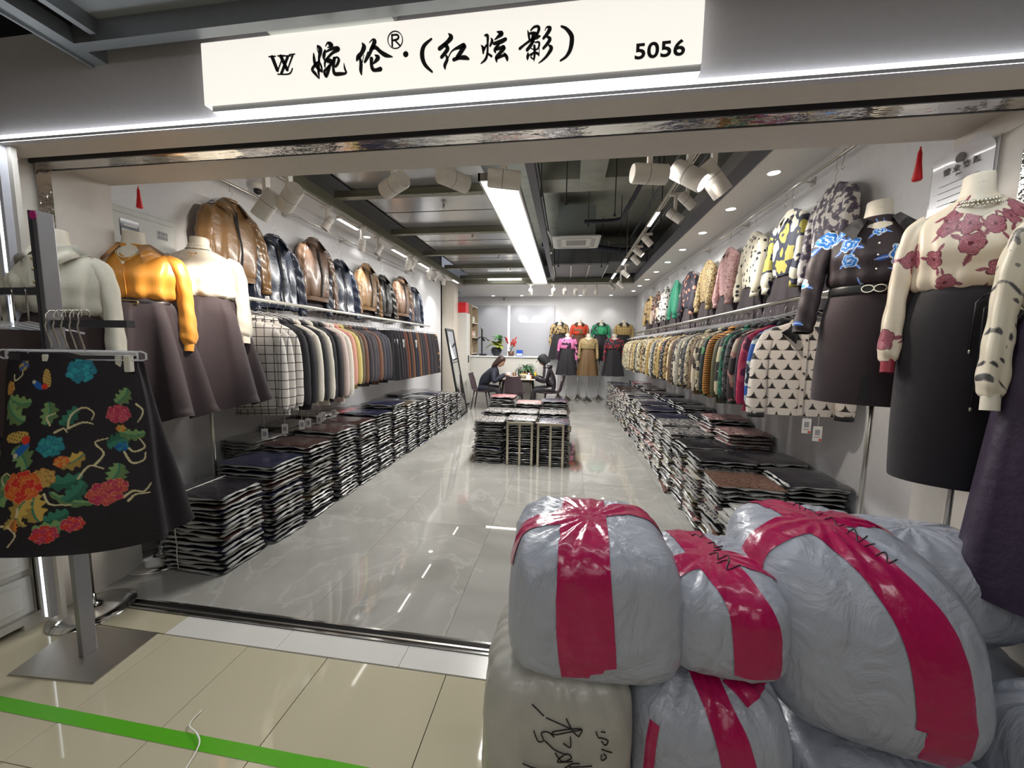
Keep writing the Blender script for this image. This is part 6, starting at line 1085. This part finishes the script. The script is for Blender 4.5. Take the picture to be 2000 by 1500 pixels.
# people: continuous skinned bodies
def skinned(name, joints, edges, m, parent, sub=2):
    me = bpy.data.meshes.new(name); me.from_pydata([j[0] for j in joints], edges, []); o = bpy.data.objects.new(name, me); C.objects.link(o)
    sk = o.modifiers.new('skin', 'SKIN'); sk.use_smooth_shade = True; su = o.modifiers.new('sub', 'SUBSURF'); su.levels = su.render_levels = sub
    for v, j in zip(me.skin_vertices[0].data, joints): v.radius = (j[1], j[2] if len(j) > 2 else j[1])
    me.skin_vertices[0].data[0].use_root = True
    e = bpy.data.meshes.new_from_object(o.evaluated_get(bpy.context.evaluated_depsgraph_get())); bpy.data.objects.remove(o)
    e.materials.clear(); q = link(name, e, m, parent); e.polygons.foreach_set('use_smooth', np.ones(len(e.polygons), dtype=bool)); return q
skinm = mat('skin', (.50, .29, .20), .5)
def seated(loc, rz, lab, coat, pants, lean, hair, hood, ax=.34):
    """faces -Y locally; lean = forward lean of the upper body"""
    t = thing('person', lab, 'person', loc, rz, 'people seated at the table')
    sh = (0, -.05-lean*.9, .98-lean*.18); nk = (0, sh[1]-.04-lean*.1, sh[2]+.10); hd = (0, nk[1]-.05-lean*.12, nk[2]+.12-lean*.05); hnd = .77 if lean < .15 else .80
    J = [((0, .05, .53), .19, .15), ((0, .03-lean*.3, .70), .19, .15), ((0, -.02-lean*.65, .86), .20, .15), (sh, .12, .11), (nk, .055, .055)]; E = [(0, 1), (1, 2), (2, 3), (3, 4)]
    for s in (-1, 1):
        k = len(J); J += [((s*.13, sh[1]+.0, sh[2]-.03), .095), ((s*.235, sh[1]-.03, sh[2]-.27), .078), ((s*.15, sh[1]-ax*.55-.05, hnd), .060), ((s*.05, sh[1]-ax, hnd+.03), .034)]; E += [(2, k), (k, k+1), (k+1, k+2), (k+2, k+3)]
        k = len(J); J += [((s*.10, .03, .50), .105), ((s*.13, -.40, .49), .075), ((s*.13, -.43, .12), .05)]; E += [(0, k), (k, k+1), (k+1, k+2)]
    b_ = skinned('body', J, E, [coat, pants, skinm], t)
    me = b_.data; 
    for p_ in me.polygons:
        c = p_.center; p_.material_index = 1 if (c.y < -.12 and c.z < .62) or c.z < .46 else 0
    for s in (-1, 1): # shoes
        MB().ell((s*.13, -.49, .05), (.05, .13, .05), 12, 8).build('shoe', black, t, smooth=True)
        hx = (s*.05, sh[1]-ax, hnd+.03)   # hand with palm, four fingers, thumb
        HJ = [(hx, .026, .015), ((hx[0], hx[1]-.045, hx[2]), .030, .013)]; HE = [(0, 1)]
        for f in range(4):
            fx = hx[0]+(-.022+.015*f); k = len(HJ); l_ = [.055, .065, .06, .045][f]; HJ += [((fx, hx[1]-.07, hx[2]), .0085), ((fx-s*.006, hx[1]-.07-l_*.6, hx[2]-.012), .0075), ((fx-s*.012, hx[1]-.07-l_*.8, hx[2]-.032), .006)]; HE += [(1, k), (k, k+1), (k+1, k+2)]
        k = len(HJ); HJ += [((hx[0]-s*.032, hx[1]-.035, hx[2]+.008), .009), ((hx[0]-s*.038, hx[1]-.075, hx[2]+.014), .0075)]; HE += [(0, k), (k, k+1)]
        skinned('hand', HJ, HE, skinm, t, 1)
    h = thing('x', 'x', 'x'); bpy.data.objects.remove(h)
    MB().loft(rings([(-.13, .045, .05, .012), (-.11, .058, .07, 0), (-.06, .070, .088, -.004), (0, .076, .098, 0), (.06, .072, .095, .004), (.10, .05, .07, .008), (.118, .012, .015, .01)], 24, 22, 0, 1, 1, None, 2, False, 0)).ell((0, -.100, -.025), (.012, .016, .024), 8, 6).build('head', skinm, t, smooth=True, loc=hd, rot=(.55+lean*.5, 0, 0))
    R_ = Matrix.Rotation(.55+lean*.5, 3, 'X')
    for s in (-1, 1):
        MB().ell((0, 0, 0), (.011, .006, .006), 8, 5).build('eye', black, t, loc=Vector(hd)+R_ @ Vector((s*.030, -.090, .008))); MB().ell((0, 0, 0), (.008, .02, .028), 8, 6).build('ear', skinm, t, loc=Vector(hd)+R_ @ Vector((s*.076, .01, -.01)))
    MB().ell((0, 0, 0), (.022, .006, .006), 8, 5).build('mouth', mat('lips', (.38, .12, .10), .5), t, loc=Vector(hd)+R_ @ Vector((0, -.088, -.065)))
    hm = MB(); 
    if hood:
        hm.loft(rings([(-.12, .10, .10, .05), (-.06, .105, .11, .035), (.02, .103, .118, .02), (.09, .09, .105, .015), (.125, .06, .07, .015), (.14, .01, .01, .015)], 28, 20, .03, 6, 2, None, 2)); hm.box(-.075, .075, -.155, -.08, .045, .058)
    else:
        hm.loft(rings([(-.26, .05, .03, .05), (-.20, .075, .05, .06), (-.12, .09, .075, .05), (-.04, .093, .09, .032), (.04, .092, .10, .022), (.10, .075, .088, .018), (.13, .04, .05, .015), (.14, .005, .006, .015)], 28, 24, .05, 8, 2, None, 2))
    hm.build('hood' if hood else 'hair', hair, t, smooth=True, loc=hd, rot=(.55+lean*.5, 0, 0))
    if hood:
        cb_ = MB().loft(rings([(-.02, .10, .09, 0), (.03, .12, .11, 0), (.08, .10, .10, .01)], 24, 8, .08, 5)).build('hood_collar', coat, t, smooth=True, loc=(0, sh[1]+.01, sh[2]+.02))
    return t, hd, hnd, sh
navyc = mat('navy_coat', (.012, .013, .028), .75); puff = mat('black_puffer', (.018, .014, .018), .3, bump=.9, bscale=14)
seated((-1.97, 8.78, 0), PI/2, 'person with long dark hair in navy coat leaning over the table at left', navyc, blackw, .26, mat('dark_brown_hair', (.035, .014, .010), .5, bump=.5, bscale=80), False, .26)
_, hd, hnd, sh = seated((-.35, 8.88, 0), -PI/2, 'person in black cap and shiny padded jacket looking down at a phone', puff, blackw, .05, mat('black_cap', (.008, .008, .010), .7), True, .36)
t = thing('mobile_phone', 'dark phone held by the person in the padded jacket', 'phone', (-.35-(-(sh[1]-.36)+.08) if False else -.35+(sh[1]-.36-.07), 8.88, hnd+.055), 0, rot=(0, .5, 0)); MB().rbox(-.075, .075, -.036, .036, 0, .008, .003).build('case', black, t); MB().box(-.07, .07, -.033, .033, .008, .009).build('screen', mat('phone_screen', (.05, .06, .08), .1), t)
# things on the table
def put(name, lab, cat, x, y, f): t = thing(name, lab, cat, (x, y, .75)); f(t); return t
put('paper_cup', 'white paper cup at the left of the table', 'cup', -1.36, 8.82, lambda t: (MB().lathe([(.036, 0), (.046, .12), (.044, .12), (.034, .005)], 16, cap=False).build('cup', paper, t, smooth=True), MB().lathe([(.049, .118), (.048, .13), (.02, .134)], 16).build('lid', white, t), MB().lathe([(.0405, .04), (.0430, .08)], 16, cap=False).build('print_band', mat('cup_print', (.25, .12, .10), .6), t)))
put('tray_box', 'low white paper tray beside the cup', 'tray', -1.18, 8.80, lambda t: (MB().box(-.09, .09, -.06, .06, 0, .008).box(-.09, -.084, -.06, .06, 0, .05).box(.084, .09, -.06, .06, 0, .05).box(-.09, .09, -.06, -.054, 0, .05).box(-.09, .09, .054, .06, 0, .05).build('tray', mat('tray_paper', (.6, .5, .42), .6), t)))
put('tea_glass', 'brown glass of tea with a straw on the table', 'glass', -1.24, 9.02, lambda t: (MB().lathe([(.035, 0), (.05, .12), (.047, .12), (.03, .01)], 16, cap=False).build('glass', mat('brown_tea', (.18, .09, .04), .15), t, smooth=True), MB().cyl((0, 0, .02), (.04, 0, .2), .004, 6).build('straw', black, t)))
put('thermos', 'short dark thermos flask left of the potted plant', 'flask', -1.12, 9.08, lambda t: (MB().lathe([(.04, 0), (.042, .15), (.036, .16), (.036, .2), (.01, .205)], 16).build('body', black, t, smooth=True), MB().lathe([(.0425, .02), (.0425, .03)], 16, cap=False).build('band', steel, t)))
def pp(t):
    MB().lathe([(.06, 0), (.085, .15), (.09, .17), (.075, .17)], 18).build('pot', mat('orange_pot', (.60, .10, .03), .4), t, smooth=True); MB().rbox(.03, .15, -.06, .02, 0, .17, .005).build('gift_wrap', mat('red_wrap', (.5, .02, .02), .4), t)
    for z in (.18, .22, .26): foliage(t, 16, .30, .024, (0, 0, z), grd if z < .25 else grn, int(z*77), .45)
put('potted_plant', 'bushy green plant in an orange-red pot on the table', 'plant', -.99, 9.12, pp)
put('fruit_bowl', 'glass bowl of yellow fruit before the potted plant', 'bowl', -.99, 8.86, lambda t: (MB().lathe([(.03, 0), (.06, .015), (.10, .06), (.115, .10), (.11, .10), (.09, .06)], 20, cap=False).build('bowl', mat('bowl_glass', (.55, .50, .38), .12), t, smooth=True), [MB().ell((.05*math.cos(a), .05*math.sin(a), .085), (.032, .03, .03), 10, 7).build('fruit', mat('fruit_yellow', (.55, .36, .08), .5), t, smooth=True) for a in (0, 1.3, 2.6, 3.9, 5.2)]))
put('tissue_box', 'small white and orange tissue box on the table', 'box', -.86, 8.74, lambda t: (MB().rbox(-.06, .05, -.05, .05, 0, .08, .004).build('box', paper, t), MB().rbox(.05, .075, -.05, .05, 0, .08, .003).build('end', mat('orange_card', (.6, .2, .05), .5), t), MB().lathe([(.03, .08), (.02, .10), (.035, .13), (.012, .14)], 9).build('tissue', white, t)))
put('dark_bottle', 'short dark green bottle right of the tissue box', 'bottle', -.79, 8.95, lambda t: (MB().lathe([(.03, 0), (.032, .10), (.014, .14), (.014, .17), (.002, .172)], 14).build('bottle', mat('green_glass', (.01, .05, .02), .2), t, smooth=True), MB().lathe([(.0325, .03), (.0325, .08)], 14, cap=False).build('label', mat('dark_label', (.1, .1, .05), .6), t)))
put('yellow_bottle', 'yellow squeeze bottle with a stick at the right of the table', 'bottle', -.72, 8.90, lambda t: (MB().lathe([(.03, 0), (.032, .11), (.02, .13), (.016, .15), (.002, .151)], 14).build('bottle', mat('yellow_plastic', (.62, .42, .02), .35), t, smooth=True), MB().cyl((0, 0, .14), (.03, 0, .24), .004, 6).build('stick', wd, t)))
# price label cards under left jackets
for i, (x, y, z) in enumerate([(-2.80, 3.25, 2.06), (-2.80, 4.28, 1.98), (-2.80, 5.35, 2.05)]):
    g_ = thing('price_tag', 'white card tag hanging beside the %s wall jackets' % ['first pair of', 'second pair of', 'third pair of'][i], 'price tag', (x, y, z), PI/2, 'price tags of wall jackets'); MB().box(-.024, .024, -.001, .001, -.05, .05).build('card', paper, g_); MB().box(-.014, .014, -.0018, -.001, -.02, .02).build('printed_block', MT['print_grey'], g_)
